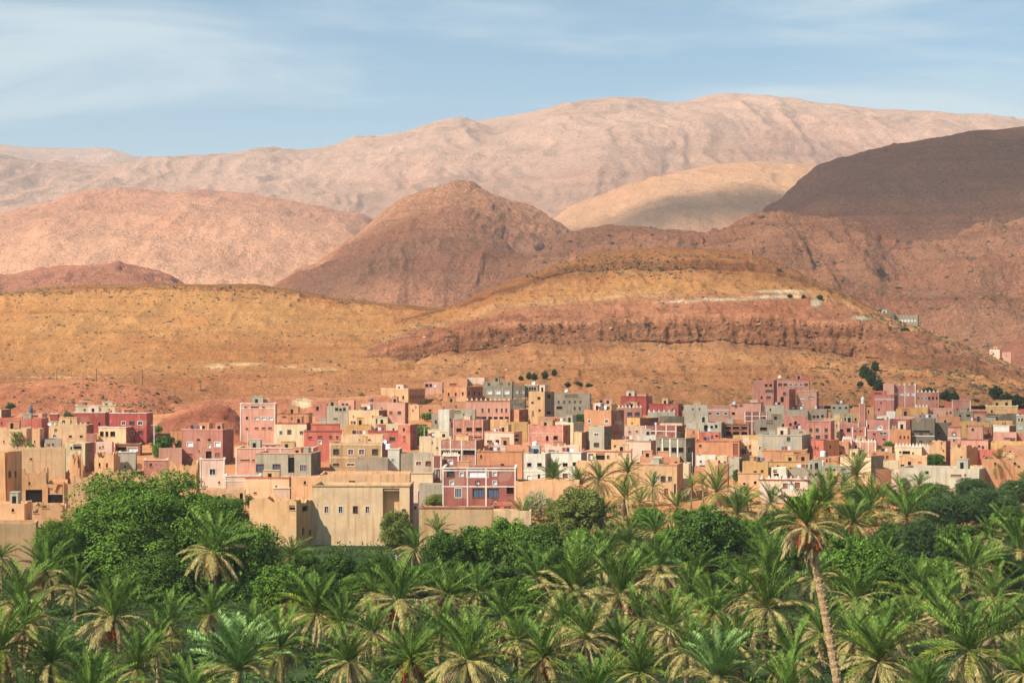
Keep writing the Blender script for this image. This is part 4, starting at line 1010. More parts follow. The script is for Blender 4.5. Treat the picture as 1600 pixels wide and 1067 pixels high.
B(1380,1397,1398,599,640,'pk','small salmon house behind the rose house with three white strips')
B(1395,1431,1432,602,640,'ro','rose house with white strips and battlements beneath the dark cypresses',Rw(1400,1427,4,616,5,4,'w'),edge='wh',pil=(1414,),mer=(5,'wh'))
B(1432,1467,1468,613,646,'ro','rose house with battlements and three black windows beside dark trees',Rw(1435,1447,3,622,3,4,'g')+Rw(1452,1464,3,622,3.5,4,'d'),edge='pk',mer=(6,'wh'))
B(1361,1384,1385,611,646,'so','coral roof house with maroon laundry behind the rose cube',[(1372,615,12,3,'r')])
B(1367,1397,1402,618,652,'ro','rose cube house with one trim line above low dark shrubs',cap='ro',band=(624,),side='dg')
B(1475,1487,1488,628,656,'so','narrow coral house left of the low rose house')
B(1487,1517,1518,626,658,'ro','low rose house with a row of tiny windows under the rocky slope',Rw(1490,1513,5,639,2,3,'d'),edge='wh',cap='ro')
B(1430,1450,1451,636,664,'ye','yellow ochre house with battlements right of the whitewashed pair',[(1441,646,2,3,'d')],mer=(4,'wh'))
B(1450,1490,1491,638,664,'pk','salmon house between yellow house and low rose house',[(1457,641,2,2,'d')])
B(1400,1430,1431,639,660,'ye','small yellow house with roof terrace above the pink cube',[(1408,636,10,3,'d')])
B(1366,1386,1387,650,672,'wh','low whitewashed house with a dark slot',[(1376,655,12,2,'d')])
B(1385,1399,1400,643,672,'wh','taller whitewashed house right of the low white one')
B(1400,1431,1432,650,680,'pk','pink cube house left of the dark grey balcony house')
B(1430,1464,1466,648,672,'gn','grey green roof house behind the balcony house')
B(1464,1500,1501,652,680,'te','orange low house with pale dome behind the plain dark grey house',[(1472,653,3,3,'d')])
B(1490,1520,1522,644,668,'gr','grey unfinished house with black bay',[(1513,649,6,4,'d'),(1500,650,3,4,'d')])
B(1518,1541,1542,642,664,'rd','red roofed house with white rim near the right edge',cap='lp')
B(1525,1556,1557,652,676,'gn','pale grey green house with a roof terrace near the right edge')
B(1540,1592,1595,647,676,'dg','long grey house with a black garage bay at right',[(1551,651,16,6,'d')])
B(1540,1590,1591,635,662,'ye','cream roofed house behind the long grey house at right',cap='wh')
B(1593,1640,1641,640,668,'so','coral red house at the right border')
B(1552,1577,1587,666,700,'wh','white canopy house with a pink flank near the right edge',[(1564,671,22,1.5,'k')],side='ro',cap='wh')
B(1549,1582,1583,658,682,'ye','small ochre house with two black vents behind the white canopy house',[(1567,662,2,3,'d'),(1571,662,2,3,'d')])
B(1552,1588,1590,676,708,'pk','pink house with a dark awning below the white canopy',[(1554,687,2,5,'d'),(1578,685,18,2,'d'),(1582,688,6,3,'g')])
B(1588,1650,1651,650,704,'gn','grey green house with white framed windows at the right border',[(1592,656,4,6,'g'),(1597,656,4,6,'g'),(1594,668,5,3,'w')],cap='wh')
B(1584,1650,1651,677,708,'ro','low rose house under the grey green house at the right border',[(1590,686,4,3,'k')])
# ---------------- up on the ridge
B(1371,1397,1398,489,514,'dg','grey unfinished inn standing alone on the ridge',[(1379,496,4,3,'d'),(1388,497,4,4,'d')],d=1000,L=12)
B(1397,1434,1436,492,514,'gr','grey wing with a row of pale windows on the ridge',Rw(1404,1430,6,501,3,3,'w'),d=1002,L=12)
B(1546,1562,1563,546,562,'lp','tiny pale house beside the dark knoll at the right edge',[(1552,553,2,3,'d')],d=1075,L=10)
B(1566,1580,1581,550,566,'pk','tiny pink house beside the dark knoll at the right edge',d=1070,L=10)
B(892,1175,1177,387,402,'br','low ruined fort wall along the top of the banded hill',name='ruined_fort',cat='ruin',d=1106,L=14,ruin=1.6)
B(889,900,904,397,410,'br','stub of a ruined fort tower at the left end of the hilltop',name='ruined_fort',cat='ruin',d=1088,L=5,ruin=1.5)

# minaret lantern
def lantern():
    root, w, L, h, psi = [b for b in BUILT if b[0] == MIN][0]
    mb = MB()
    mb.tube([(w/2, L/2, h-0.3), (w/2, L/2, h+1.2), (w/2, L/2, h+1.25), (w/2, L/2, h+1.8), (w/2, L/2, h+2.3)], [0.45, 0.45, 0.55, 0.4, 0.05], 10)
    link('lantern', mb.mesh('lantern', [M_WHITE]), root)
lantern()
# ================================================================= PALM GROVE AND TREES
def leaf_mat(name, c1, c2, trans=0.10, rough=0.6, spec=0.06, vmin=0.5, vmax=1.55):
    t = NT(name)
    oi = t.n.new('ShaderNodeObjectInfo')
    gi = t.n.new('ShaderNodeNewGeometry')
    f = t.math('FRACT', t.math('ADD', oi.outputs['Random'], t.math('MULTIPLY', gi.outputs['Random Per Island'], 0.6)))
    col = t.mixc(c1, c2, f)
    hs = t.n.new('ShaderNodeHueSaturation'); t.l.new(col, hs.inputs['Color'])
    clump = t.rng(t.noise(gi.outputs['Position'], 0.55, 2, 0.5), 0.3, 0.7, 0.72, 1.28)      # tone differs from branch to branch
    t.l.new(t.math('MULTIPLY', clump, t.rng(gi.outputs['Random Per Island'], 0, 1, vmin, vmax)), hs.inputs['Value'])
    t.color(hs.outputs[0])
    t.b.inputs['Roughness'].default_value = rough; t.b.inputs['Specular IOR Level'].default_value = spec
    tr = t.n.new('ShaderNodeBsdfTranslucent'); t.l.new(hs.outputs[0], tr.inputs[0])
    mx = t.n.new('ShaderNodeMixShader'); mx.inputs[0].default_value = trans
    t.l.new(t.b.outputs[0], mx.inputs[1]); t.l.new(tr.outputs[0], mx.inputs[2]); t.l.new(mx.outputs[0], t.out.inputs['Surface'])
    return t.mat
LM = dict(
    young=leaf_mat('frond_young', (0.048, 0.115, 0.014), (0.175, 0.245, 0.045)),
    mature=leaf_mat('frond_mature', (0.060, 0.100, 0.008), (0.215, 0.225, 0.032)),
    old=leaf_mat('frond_old', (0.25, 0.215, 0.055), (0.42, 0.33, 0.13)),
    dead=leaf_mat('frond_dead', (0.34, 0.23, 0.105), (0.44, 0.33, 0.17), 0.15, 0.8, 0.1),
    fresh=leaf_mat('frond_fresh', (0.15, 0.26, 0.060), (0.22, 0.32, 0.11)))
def trunk_mat(name, c1, c2):
    t = NT(name); pos = t.node('ShaderNodeTexCoord').outputs['Object']
    t.color(t.mixc(c1, c2, t.rng(t.noise(t.mapping(pos, (3, 3, 6)), 1.0, 5, 0.7), 0.35, 0.65)))
    t.bump(t.noise(t.mapping(pos, (5, 5, 9)), 1.0, 5, 0.7), 0.8, 0.1)
    return t.mat
M_PTRUNK = trunk_mat('palm_bark', (0.15, 0.095, 0.05), (0.40, 0.27, 0.15))
M_TALLTRUNK = trunk_mat('tan_palm_bark', (0.28, 0.165, 0.08), (0.56, 0.36, 0.19))
M_BARK = trunk_mat('tree_bark', (0.09, 0.07, 0.05), (0.24, 0.20, 0.15))
M_PALEBARK = trunk_mat('pale_bark', (0.28, 0.24, 0.17), (0.46, 0.42, 0.32))
M_DATE_R = leaf_mat('dates_red', (0.26, 0.05, 0.02), (0.40, 0.10, 0.03), 0.05, 0.4, 0.3)
M_DATE_Y = leaf_mat('dates_orange', (0.62, 0.26, 0.03), (0.72, 0.38, 0.05), 0.05, 0.4, 0.3)

def frond_arrays(seed, bend, lift, droop, nl=34, ll=0.135, wid=0.011, twist=0.0, start=0.14):
    r = random.Random(seed)
    # rachis
    pts, ang, p = [], 0.0, Vector((0, 0, 0))
    n = 14
    for i in range(n+1):
        s = i/n
        pts.append((p.copy(), ang))
        ang = -bend*((s+1/n)**1.35)
        p = p + Vector((math.cos(ang), 0, math.sin(ang)))/n
    def at(s):
        x = min(s*n, n-1e-6); i = int(x); f = x-i
        return pts[i][0].lerp(pts[i+1][0], f), pts[i][1]*(1-f)+pts[i+1][1]*f
    V, Q = [], []
    for i in range(n):                                        # midrib, a flattened blade of two faces
        (a, _), (b, _) = pts[i], pts[i+1]
        w0, w1 = 0.014*(1-i/n)+0.002, 0.014*(1-(i+1)/n)+0.002
        k = len(V)
        V += [a+Vector((0, w0, 0)), a+Vector((0, -w0, 0)), b+Vector((0, -w1, 0)), b+Vector((0, w1, 0))]
        Q.append((k, k+1, k+2, k+3))
    for sd in (-1, 1):
        for i in range(nl):
            s = start + (0.985-start)*((i+0.5*r.random())/nl)
            c, an = at(s)
            T = Vector((math.cos(an), 0, math.sin(an))); Nn = Vector((-math.sin(an), 0, math.cos(an)))
            prof = ll*(0.35+0.65*math.sin(math.pi*min(1, (s-start)/(1-start)*0.86+0.12)))*(0.85+0.3*r.random())
            fw = math.radians(38+22*s+r.uniform(-8, 8))
            lf = lift + r.uniform(-0.16, 0.16)
            side = Vector((0, sd, 0))
            D = (T*math.sin(math.radians(90)-fw+0.0)*1.0 + (side*math.cos(lf)+Nn*math.sin(lf))*math.sin(fw)).normalized()
            mid = c + D*prof*0.5 + Nn*0.0
            tip = c + D*prof + Vector((0, 0, -droop*prof*(0.7+0.6*r.random())))
            wv = T*wid*(0.8+0.4*r.random())
            k = len(V)
            V += [c, mid+wv, tip, mid-wv]
            Q.append((k, k+1, k+2, k+3))
    return np.array([tuple(v) for v in V]), np.array(Q)
FROND = {}
def frond_mesh(kind, i):
    key = (kind, i)
    if key not in FROND:
        par = dict(young=(0.40+0.2*i, 0.50, 0.05), fresh=(0.5+0.25*i, 0.45, 0.08), mature=(0.72+0.28*i, 0.40, 0.15), old=(1.0+0.3*i, 0.15, 0.45), dead=(0.8+0.4*i, -0.45, 0.7))[kind]
        ll = dict(dead=0.09, old=0.125, fresh=0.16).get(kind, 0.14)
        V, Q = frond_arrays(hash(key[1])+len(kind)*7, *par, nl=38, ll=ll, wid=0.0115)
        FROND[key] = (np_mesh('frond', V, Q, [LM[kind]]), V, Q)
    return FROND[key]

def date_mesh(mat, name):
    r = random.Random(5); mb = MB()
    mb.tube([(0, 0, 0), (0.35, 0, 0.05), (0.62, 0, -0.18)], [0.035, 0.03, 0.02], 5)
    for i in range(26):
        a, q = r.uniform(0, 6.28), r.uniform(0, 0.24)
        top = Vector((0.6, 0, -0.15)); end = Vector((0.7+q*math.cos(a), q*math.sin(a), -0.55-r.random()*0.45))
        for k in range(7):
            c = top.lerp(end, (k+1)/7)+Vector((r.uniform(-.03, .03), r.uniform(-.03, .03), 0)); s = 0.045
            b = len(mb.v)
            mb.v += [tuple(c+Vector(v)*s) for v in ((1,0,0),(-1,0,0),(0,1,0),(0,-1,0),(0,0,1.3),(0,0,-1.3))]
            for f in ((0,2,4),(2,1,4),(1,3,4),(3,0,4),(2,0,5),(1,2,5),(3,1,5),(0,3,5)): mb.f.append(tuple(b+x for x in f)); mb.m.append(0)
    return mb.mesh(name, [mat])
DATES = {'r': date_mesh(M_DATE_R, 'date_bunch_red'), 'y': date_mesh(M_DATE_Y, 'date_bunch_orange')}

def rot_frond(az, el, roll):
    return Matrix.Rotation(az, 4, 'Z') @ Matrix.Rotation(-el, 4, 'Y') @ Matrix.Rotation(roll, 4, 'X')

PALM_AT = []
def palm(px, py, r, label, hc=5.5, dry=0.35, dates=None, fresh=False, skirt=0.0, lean=None, n=None, d=None, parts=None, sparse=1.0, trunk=None):
    if d is None:
        hc = hc - (2.2 if r > 34 else 0.8)
        ds = np.linspace(90, 560, 1200)
        zz = CZ-(py-HY)*ds/F - np.interp(ds, GD, GZ) - hc
        d = float(ds[np.argmin(np.abs(zz))])
    rr = random.Random(int(px*13+py*7))
    c = P(px, py, d)
    gz = float(ground_z(c.x, d))
    Lm = r*d/F*(1.44 if r > 34 else 1.34)
    if lean is None: lean = (rr.uniform(-0.5, 0.5), rr.uniform(-0.4, 0.4))
    base = Vector((c.x-lean[0], c.y-lean[1], gz-0.2))
    root = empty('date_palm', base)
    tag(root, label, 'palm tree', 'date palms of the oasis grove')
    top = c - base
    # trunk: rings of old leaf bases
    H = top.z
    mb = MB(); pts, rad = [], []
    nr = max(8, int(H/0.28)); tr = trunk or (0.20+0.05*rr.random())
    for i in range(nr+1):
        t = i/nr
        bx = top.x*(t**1.5); by = top.y*(t**1.5)
        pts.append((bx, by, H*t)); rad.append(tr*(1.25-0.35*min(1, t*3))*(1.0+0.16*(i % 2)) * (1.25 if t > 0.9 else 1.0))
    mb.tube(pts, rad, 9)
    if trunk:                                                 # close enough to see the stubs of cut leaf bases
        ns = int(H/0.055)
        for i in range(ns):
            t = i/ns; a = i*2.39996; q = rr.uniform(0.8, 1.2)
            cx, cy = top.x*(t**1.5), top.y*(t**1.5); rd = tr*(1.25-0.35*min(1, t*3))
            u = Vector((math.cos(a), math.sin(a), 0)); v = Vector((-math.sin(a), math.cos(a), 0)); o0 = Vector((cx, cy, H*t))
            A, Bq, Cq = o0+u*rd*0.95+v*0.10*q, o0+u*rd*0.95-v*0.10*q, o0+u*(rd+0.085*q)+Vector((0, 0, 0.14))
            D2 = o0+u*rd*0.95+Vector((0, 0, 0.20))
            mb.tri(A, Bq, Cq); mb.tri(Bq, D2, Cq); mb.tri(D2, A, Cq)
    link('trunk', mb.mesh('trunk', [M_TALLTRUNK if trunk else M_PTRUNK]), root)
    if parts is None: parts = r >= 29
    n = n or int((64 if r >= 45 else 54 if parts else 60)*sparse)
    spec = []
    dry = min(0.95, dry + rr.uniform(-0.03, 0.22)); top_el = rr.uniform(74, 88); fall = rr.uniform(105, 150); Lm *= rr.uniform(0.88, 1.12); tilt = (rr.uniform(-0.12, 0.12), rr.uniform(-0.12, 0.12))
    n = int(n*rr.uniform(0.8, 1.12))
    for i in range(n):
        t = (i+0.5)/n                                         # 0 = heart of the crown, 1 = oldest frond
        az = i*2.39996 + rr.uniform(-0.25, 0.25)
        el = math.radians(top_el - fall*t**0.95 + rr.uniform(-11, 11))
        if fresh: kind = 'fresh' if t < 0.75 else 'old'; el = math.radians(84-70*t+rr.uniform(-8, 8))
        elif t < 0.34: kind = 'young'
        elif t < 1-dry*1.05: kind = 'mature'
        elif t < 1-dry*0.45: kind = 'old'
        else: kind = 'dead' if rr.random() < 0.35+dry*0.6 else 'old'
        sc = Lm*(0.80+0.22*math.sin(math.pi*min(1, t+0.25)))*rr.uniform(0.78, 1.10)
        spec.append((kind, rr.randrange(2), az, el, sc))
    for i in range(int(skirt*22)):
        spec.append(('dead', rr.randrange(2), i*2.39996+0.3, math.radians(-52-26*rr.random()), Lm*rr.uniform(0.55, 0.85)))
    if parts:
        for kind, vi, az, el, sc in spec:
            o = link('frond', frond_mesh(kind, vi)[0], root)
            o.matrix_local = Matrix.Translation(top + Vector((0, 0, 0.15*math.sin(el)))) @ Matrix.Rotation(tilt[0], 4, 'X') @ Matrix.Rotation(tilt[1], 4, 'Y') @ rot_frond(az, el, rr.uniform(-0.5, 0.5)) @ Matrix.Scale(sc, 4)
    else:
        key = ('crown', rr.randrange(4), round(dry, 1), skirt > 0, fresh, n)
        if key not in FROND:
            Vs, Qs, Ms, k = [], [], [], 0
            kinds = ['young', 'mature', 'old', 'dead', 'fresh']
            for kind, vi, az, el, sc in spec:
                _, V, Q = frond_mesh(kind, vi)
                Mx = np.array((Matrix.Translation(Vector((0, 0, 0.05*math.sin(el)))) @ rot_frond(az, el, rr.uniform(-0.5, 0.5)) @ Matrix.Scale(sc/Lm, 4)))
                Vs.append(V@Mx[:3, :3].T+Mx[:3, 3]); Qs.append(Q+k); k += len(V); Ms += [kinds.index(kind)]*len(Q)
            me = np_mesh('crown', np.concatenate(Vs), np.concatenate(Qs), [LM[x] for x in kinds])
            me.polygons.foreach_set('material_index', np.array(Ms, np.int32))
            FROND[key] = me
        o = link('crown', FROND[key], root); o.location = top; o.scale = (Lm,)*3; o.rotation_euler = (0, 0, rr.uniform(0, 6.28))
    if dates:
        for i in range(3 + (r > 40)):
            o = link('date_bunch', DATES[dates], root)
            a = -math.pi/2 + rr.uniform(-1.3, 1.3)            # hung on the sunny, camera side too
            o.location = top + Vector((0, 0, -0.1)); o.rotation_euler = (0, 0, a); s = Lm*0.30*rr.uniform(0.9, 1.25); o.scale = (s, s, s*1.2)
    PALM_AT.append((c.x, d, Lm))
    return root

# front row, bottom of the picture
palm(0,1017,60,'date palm with dark red dates cut by the left border, bottom row',8.5,0.4,'r')
palm(80,1035,52,'bluish date palm low in the bottom left corner',7,0.25)
palm(213,1047,52,'fresh blue green date palm in the bottom row, right of the corner palms',7,0.15)
palm(372,1050,66,'large pale green date palm with upright feathery fronds, bottom left centre',8,0.1,fresh=True)
palm(437,1012,52,'date palm right of the large pale green one, brownish heart',7,0.3)
palm(545,1035,50,'yellowish green date palm in the bottom row left of centre',7,0.4)
palm(643,1033,52,'date palm with orange red dates in the bottom row near the centre',7,0.35,'r')
palm(730,1035,64,'broad dark date palm in the bottom row at centre',7.5,0.35)
palm(850,1027,64,'broad date palm with brown dates in the bottom row right of centre',7.5,0.45,'r')
palm(1000,1050,50,'low date palm in a gap of the bottom row',6.5,0.2)
palm(1118,1062,64,'pale green date palm with feathery upright fronds, bottom right centre',8.5,0.1,fresh=True)
palm(1372,1035,62,'broad dark date palm right of the tall leaning trunk, bottom row',7.5,0.35)
palm(1513,1015,72,'widest date palm with sprawling fronds in the bottom right',7.5,0.45)
palm(1600,1052,50,'date palm cut by the right border, bottom corner',7,0.3)
palm(140,1085,55,'date palm tips rising at the bottom border, left',7.5,0.3)
palm(300,1085,50,'date palm tips at the bottom border left of the pale green palm',7.5,0.3)
palm(930,1090,55,'date palm tips at the bottom border right of centre',7.5,0.3)
palm(1230,1085,55,'date palm tips at the bottom border left of the tall trunk',7.5,0.3)
palm(1445,1085,50,'date palm tips at the bottom border near the right corner',7.5,0.3)
# second row
palm(30,940,56,'date palm with red dates and yellow fronds at the left border',8,0.5,'r')
palm(177,968,66,'big date palm with red date bunches in front of the green tree',8,0.45,'r')
palm(267,978,42,'upright bluish date palm right of the big red dated palm',6,0.3,skirt=0.5)
palm(330,958,38,'small dark date palm under the big green tree',5.5,0.3)
palm(493,958,52,'date palm with long arching fronds right of the green tree',6.5,0.3)
palm(533,975,40,'half hidden date palm between two arching palms, left of centre',6,0.4)
palm(583,926,36,'slim bluish date palm behind the orange dated palm',6,0.2)
palm(623,940,60,'date palm with orange red dates and a tan skirt, left of centre',7.5,0.65,'r',skirt=0.5)
palm(696,933,46,'date palm with red dates and a long straw skirt, centre',7,0.75,'r',skirt=0.9)
palm(786,966,52,'dense upright date palm over straw coloured fronds, centre',6.5,0.35,skirt=0.5)
palm(840,903,40,'bushy date palm behind the huge straw fringed one',5.5,0.3)
palm(896,925,68,'huge date palm fringed with straw fronds, right of centre',8,0.65)
palm(970,932,60,'date palm with long yellow drooping fronds right of the huge one',7.5,0.7,'r')
palm(916,1000,46,'date palm below the huge straw fringed one',6,0.6)
palm(966,1010,36,'small green date palm tucked below the yellow drooping one',5,0.2)
palm(1046,982,52,'brown fringed date palm with hanging dead fronds, right of centre',6.5,0.8,skirt=0.7)
palm(1076,932,42,'date palm left of the layered pair, mid grove',6,0.45)
palm(1113,960,46,'date palm with stiff radiating fronds left of the largest dark palm',6.5,0.45)
palm(1200,891,54,'upper palm of the layered pair left of the tall trunk, red dates',7.5,0.3,'r')
palm(1200,950,68,'largest dark date palm left of the tall trunk',8,0.45)
palm(1272,908,40,'date palm directly behind the tall leaning trunk',6,0.5)
palm(1282,990,46,'shaggy date palm with hanging fronds at the tall trunk',6.5,0.7,skirt=0.6)
palm(1338,940,48,'date palm with visible trunk right of the tall leaning one',6.5,0.4)
palm(1440,936,48,'blue green date palm beneath the leafy tree, right',6.5,0.4)
palm(1420,975,48,'date palm below the blue green one, right',6,0.5)
palm(1516,888,50,'date palm with pale stiff fronds, right side',6.5,0.5)
palm(1556,934,46,'date palm with drooping fringe near the right border',6,0.55)
palm(1598,968,34,'date palm sliver at the right border, second row',5.5,0.4)
palm(1592,862,46,'date palm with orange dates at the right border',7.5,0.5,'y')
# the tall leaning palm and its neighbours
palm(1262,826,52,'tall leaning date palm with a long bare trunk and red dates',d=128,dry=0.75,dates='r',skirt=0.7,lean=(-3.5,-1.0),trunk=0.29,sparse=0.95)
palm(1292,785,46,'date palm with bright orange dates behind the tall leaning palm',7.5,0.45,'y')
palm(1333,816,36,'date palm right of the orange dated one',5.5,0.4,'r')
palm(1359,795,36,'bluish date palm between orange dates and long straw skirt',5.5,0.2)
palm(1416,810,44,'date palm with a long straw skirt and red dates',7.5,0.6,'r',skirt=1.3)
palm(1204,788,32,'date palm with a long brown skirt in front of the striped house',6.5,0.7,skirt=1.0)
palm(1151,803,36,'yellow tipped date palm left of the brown skirted one',5.5,0.5)
palm(1119,770,33,'date palm with a brown trunk in front of the adobe cubes',6,0.4)
palm(1166,776,20,'small date palm between two larger ones near the adobe house',4.5,0.2)
palm(1339,742,29,'round date palm in front of the grey arcaded flank',5.5,0.4)
palm(1320,760,20,'low date palm beside the round one',4,0.3)
palm(1380,778,26,'green date palm below the pale yellow house',4.5,0.3)
palm(1436,759,21,'brownish date palm before the long pale grey house',4,0.5)
palm(1406,764,22,'low green date palm left of the brownish one',4,0.2)
palm(1508,764,14,'date palm with a round straw skirt among the olives',3.5,0.9,skirt=1.2)
palm(1563,726,20,'lone dark date palm against the orange house at right',6,0.3)
palm(1598,752,14,'date palm tip at the right border near the orange house',4,0.4)
palm(1565,812,25,'pale small date palm among the olives at right',4.5,0.3)
palm(1546,843,32,'dark date palm left of the orange dated one at the border',5.5,0.3)
# in front of the walls, left and centre
palm(72,893,46,'date palm with a dark red bunch in front of the blank adobe wall',8,0.6,'r')
palm(2,872,24,'date palm fronds entering at the left border before the adobe wall',6,0.5)
palm(333,863,56,'date palm with long orange date stalks in front of the big green tree',9,0.6,'y')
palm(455,868,34,'blue green date palm below the ruined adobe house',5,0.15)
palm(648,860,30,'drooping dark date palm at the corner of the big adobe house',4.5,0.7)
palm(683,832,31,'fan shaped date palm against the long garden wall',4.5,0.5,sparse=0.8)
palm(721,818,21,'small date palm on the right of the fan shaped one',4.5,0.2)
palm(816,812,33,'arching date palm at the right end of the garden wall',5,0.5,sparse=0.8)
palm(865,747,24,'single dark date palm against the whitish apartment house',7,0.4)
palm(903,760,28,'date palm left of the dark round garden tree',5.5,0.3)
palm(936,752,32,'date palm in front of the dark round garden tree',6.5,0.5)
palm(981,740,27,'date palm rising before the big adobe house, left of the slender one',8,0.4)
palm(976,780,30,'skirted date palm under the adobe wall, centre right',6,0.7,skirt=0.7)
palm(941,810,32,'yellow fringed date palm right of the yellow green tree',5,0.6)
palm(1000,786,23,'dark date palm close behind the skirted one',4.5,0.2)
palm(1020,762,23,'slender date palm with thin fronds before the three framed windows',7,0.5,sparse=0.7)
palm(1058,796,27,'date palm with orange dates below the adobe house door',4.5,0.2,'y')
palm(1023,832,32,'low date palm below the orange dated one',4.5,0.3,'y')
palm(980,850,32,'bluish date palm mid grove below the yellow fringed one',4.5,0.2)
palm(1030,893,47,'date palm with a pale straw skirt, mid grove',7,0.75,skirt=0.9)
palm(946,874,42,'feathery green date palm above the yellow drooping one',6,0.2)
palm(1081,762,18,'thin tall date palm before the scaffolded grey block',7,0.3,sparse=0.7)
palm(1098,757,15,'wispy date palm beside the thin tall one',5.5,0.6,sparse=0.5)

# young and half hidden palms filling the grove
for (x, y, r, lb, hh, dry, dt) in [
 (118,925,38,'half hidden date palm between the left border palms and the big red dated one',6,0.4,None), (245,1010,42,'half hidden date palm below the upright bluish one',6,0.3,None),
 (395,985,42,'young date palm above the large pale green one',6,0.25,None), (455,935,38,'half hidden date palm at the lower edge of the green trees',5.5,0.3,None),
 (585,990,44,'half hidden date palm below the slim bluish one',6,0.5,None), (690,990,44,'half hidden date palm beneath the long straw skirt at centre',6,0.3,None),
 (745,925,38,'young date palm right of the red dated straw skirt palm',5.5,0.2,None), (810,1000,40,'half hidden date palm under the dense upright one',6,0.4,None),
 (880,975,42,'half hidden date palm left of the one below the huge fringe',6,0.5,None), (1000,965,42,'half hidden date palm left of the brown fringed one',6,0.3,None),
 (1075,1015,46,'half hidden date palm below the brown fringed one',6.5,0.4,None), (1150,1005,46,'half hidden date palm below the stiff radiating one',6.5,0.3,None),
 (1160,930,40,'half hidden date palm left of the largest dark one',6,0.4,None), (1240,1030,48,'half hidden date palm left of the shaggy one at the tall trunk',7,0.4,None),
 (1335,1000,44,'half hidden date palm right of the shaggy one',6.5,0.3,None), (1385,985,42,'half hidden date palm left of the lower right pair',6,0.4,None),
 (1470,965,44,'half hidden date palm above the widest one',6,0.4,None), (1560,990,46,'half hidden date palm right of the widest one',6.5,0.5,None),
 (1480,925,40,'half hidden date palm below the pale stiff one',6,0.4,None), (1385,880,34,'young date palm in front of the leafy tree at right',5,0.2,None),
 (1250,855,32,'young date palm below the tall palm head',5,0.4,None), (1090,890,36,'young date palm in front of the broad very dark tree',5,0.2,None),
 (895,885,36,'young date palm above the huge straw fringed one',5,0.2,None), (1310,870,32,'young date palm right of the tall palm head',5,0.3,None),
 (1550,880,34,'young date palm between pale stiff palm and the border',5,0.3,None), (40,985,44,'half hidden date palm between the left border pair',6.5,0.5,'r')]:
    palm(x, y, r, lb, hh, dry, dt)

# ---------------------------------------------------------------- broadleaf trees
TL = dict(
    green=leaf_mat('leaf_green', (0.070, 0.140, 0.014), (0.130, 0.215, 0.030), 0.12),
    dark=leaf_mat('leaf_dark', (0.036, 0.080, 0.010), (0.075, 0.130, 0.020), 0.12),
    olive=leaf_mat('leaf_olive', (0.042, 0.085, 0.022), (0.085, 0.130, 0.040), 0.12),
    bright=leaf_mat('leaf_bright', (0.13, 0.17, 0.03), (0.20, 0.22, 0.05), 0.35),
    cypress=leaf_mat('leaf_cypress', (0.014, 0.034, 0.010), (0.028, 0.055, 0.016), 0.08),
    reed=leaf_mat('dry_reed', (0.42, 0.36, 0.20), (0.55, 0.48, 0.28), 0.3))
def crown_mesh(seed, clumps, per, leaf, mat, crad=(0.20, 0.34), spiky=False, flat=1.0, name='crown'):
    g = np.random.default_rng(seed)
    dirs = g.normal(size=(clumps, 3)); dirs /= np.linalg.norm(dirs, axis=1)[:, None]
    dirs[:, 2] = np.where(dirs[:, 2] < -0.75, -dirs[:, 2]*0.4, dirs[:, 2])
    rad = 0.80*(0.72+0.28*g.random(clumps))*(1+0.22*fbm(dirs[:, 0]*1.7, dirs[:, 1]*1.7, dirs[:, 2]*1.7, seed, 3))
    cen = dirs*rad[:, None]
    cr = g.uniform(*crad, clumps)
    n = clumps*per
    ci = np.repeat(np.arange(clumps), per)
    v = g.normal(size=(n, 3)); v /= np.linalg.norm(v, axis=1)[:, None]
    v[:, 2] = np.where(g.random(n) < 0.5, np.abs(v[:, 2]), v[:, 2])
    pos = cen[ci] + v*(cr[ci]*(0.78+0.30*g.random(n)))[:, None]
    nor = v + 0.36*g.normal(size=(n, 3)); nor /= np.linalg.norm(nor, axis=1)[:, None]
    t = np.cross(nor, g.normal(size=(n, 3))); t /= np.linalg.norm(t, axis=1)[:, None]
    if spiky: t = v*0.8 + 0.5*g.normal(size=(n, 3)) + np.array([0, 0, 0.35]); t /= np.linalg.norm(t, axis=1)[:, None]
    b = np.cross(nor, t); b /= np.linalg.norm(b, axis=1)[:, None]
    s = leaf*g.uniform(0.6, 1.3, n)[:, None]; wd = 0.22 if spiky else 0.5
    lg = 1.7 if spiky else 1.0
    V = np.stack([pos-t*s*0.5*lg, pos+b*s*wd*0.7, pos+t*s*0.7*lg, pos-b*s*wd*0.7], 1).reshape(-1, 3)
    Q = np.arange(4*n).reshape(-1, 4)
    # leaves inside the crown keep it from being see-through
    ni = 700
    p2 = g.normal(size=(ni, 3)); p2 /= np.linalg.norm(p2, axis=1)[:, None]; p2 *= (0.72*g.random(ni)**0.4)[:, None]
    t2 = g.normal(size=(ni, 3)); t2 /= np.linalg.norm(t2, axis=1)[:, None]
    b2 = np.cross(t2, g.normal(size=(ni, 3))); b2 /= np.linalg.norm(b2, axis=1)[:, None]
    s2 = 0.11
    V2 = np.stack([p2-t2*s2, p2+b2*s2*0.7, p2+t2*s2, p2-b2*s2*0.7], 1).reshape(-1, 3)
    V = np.concatenate([V, V2])
    return np_mesh(name, V, np.arange(len(V)).reshape(-1, 4), [mat])
CRV = {}
def crown_variant(kind, size, i):
    key = (kind, size, i)
    if key not in CRV:
        spiky = kind in ('olive',)
        a = dict(s=(34, 60, 0.13), m=(80, 160, 0.062), l=(150, 230, 0.040))[size]
        CRV[key] = crown_mesh(100+i*13+len(kind)*5+ord(size), a[0], a[1], a[2]*(1.15 if spiky else 1), TL[kind], spiky=spiky or kind == 'reed', crad=(0.16, 0.28) if size != 's' else (0.22, 0.36))
    return CRV[key]
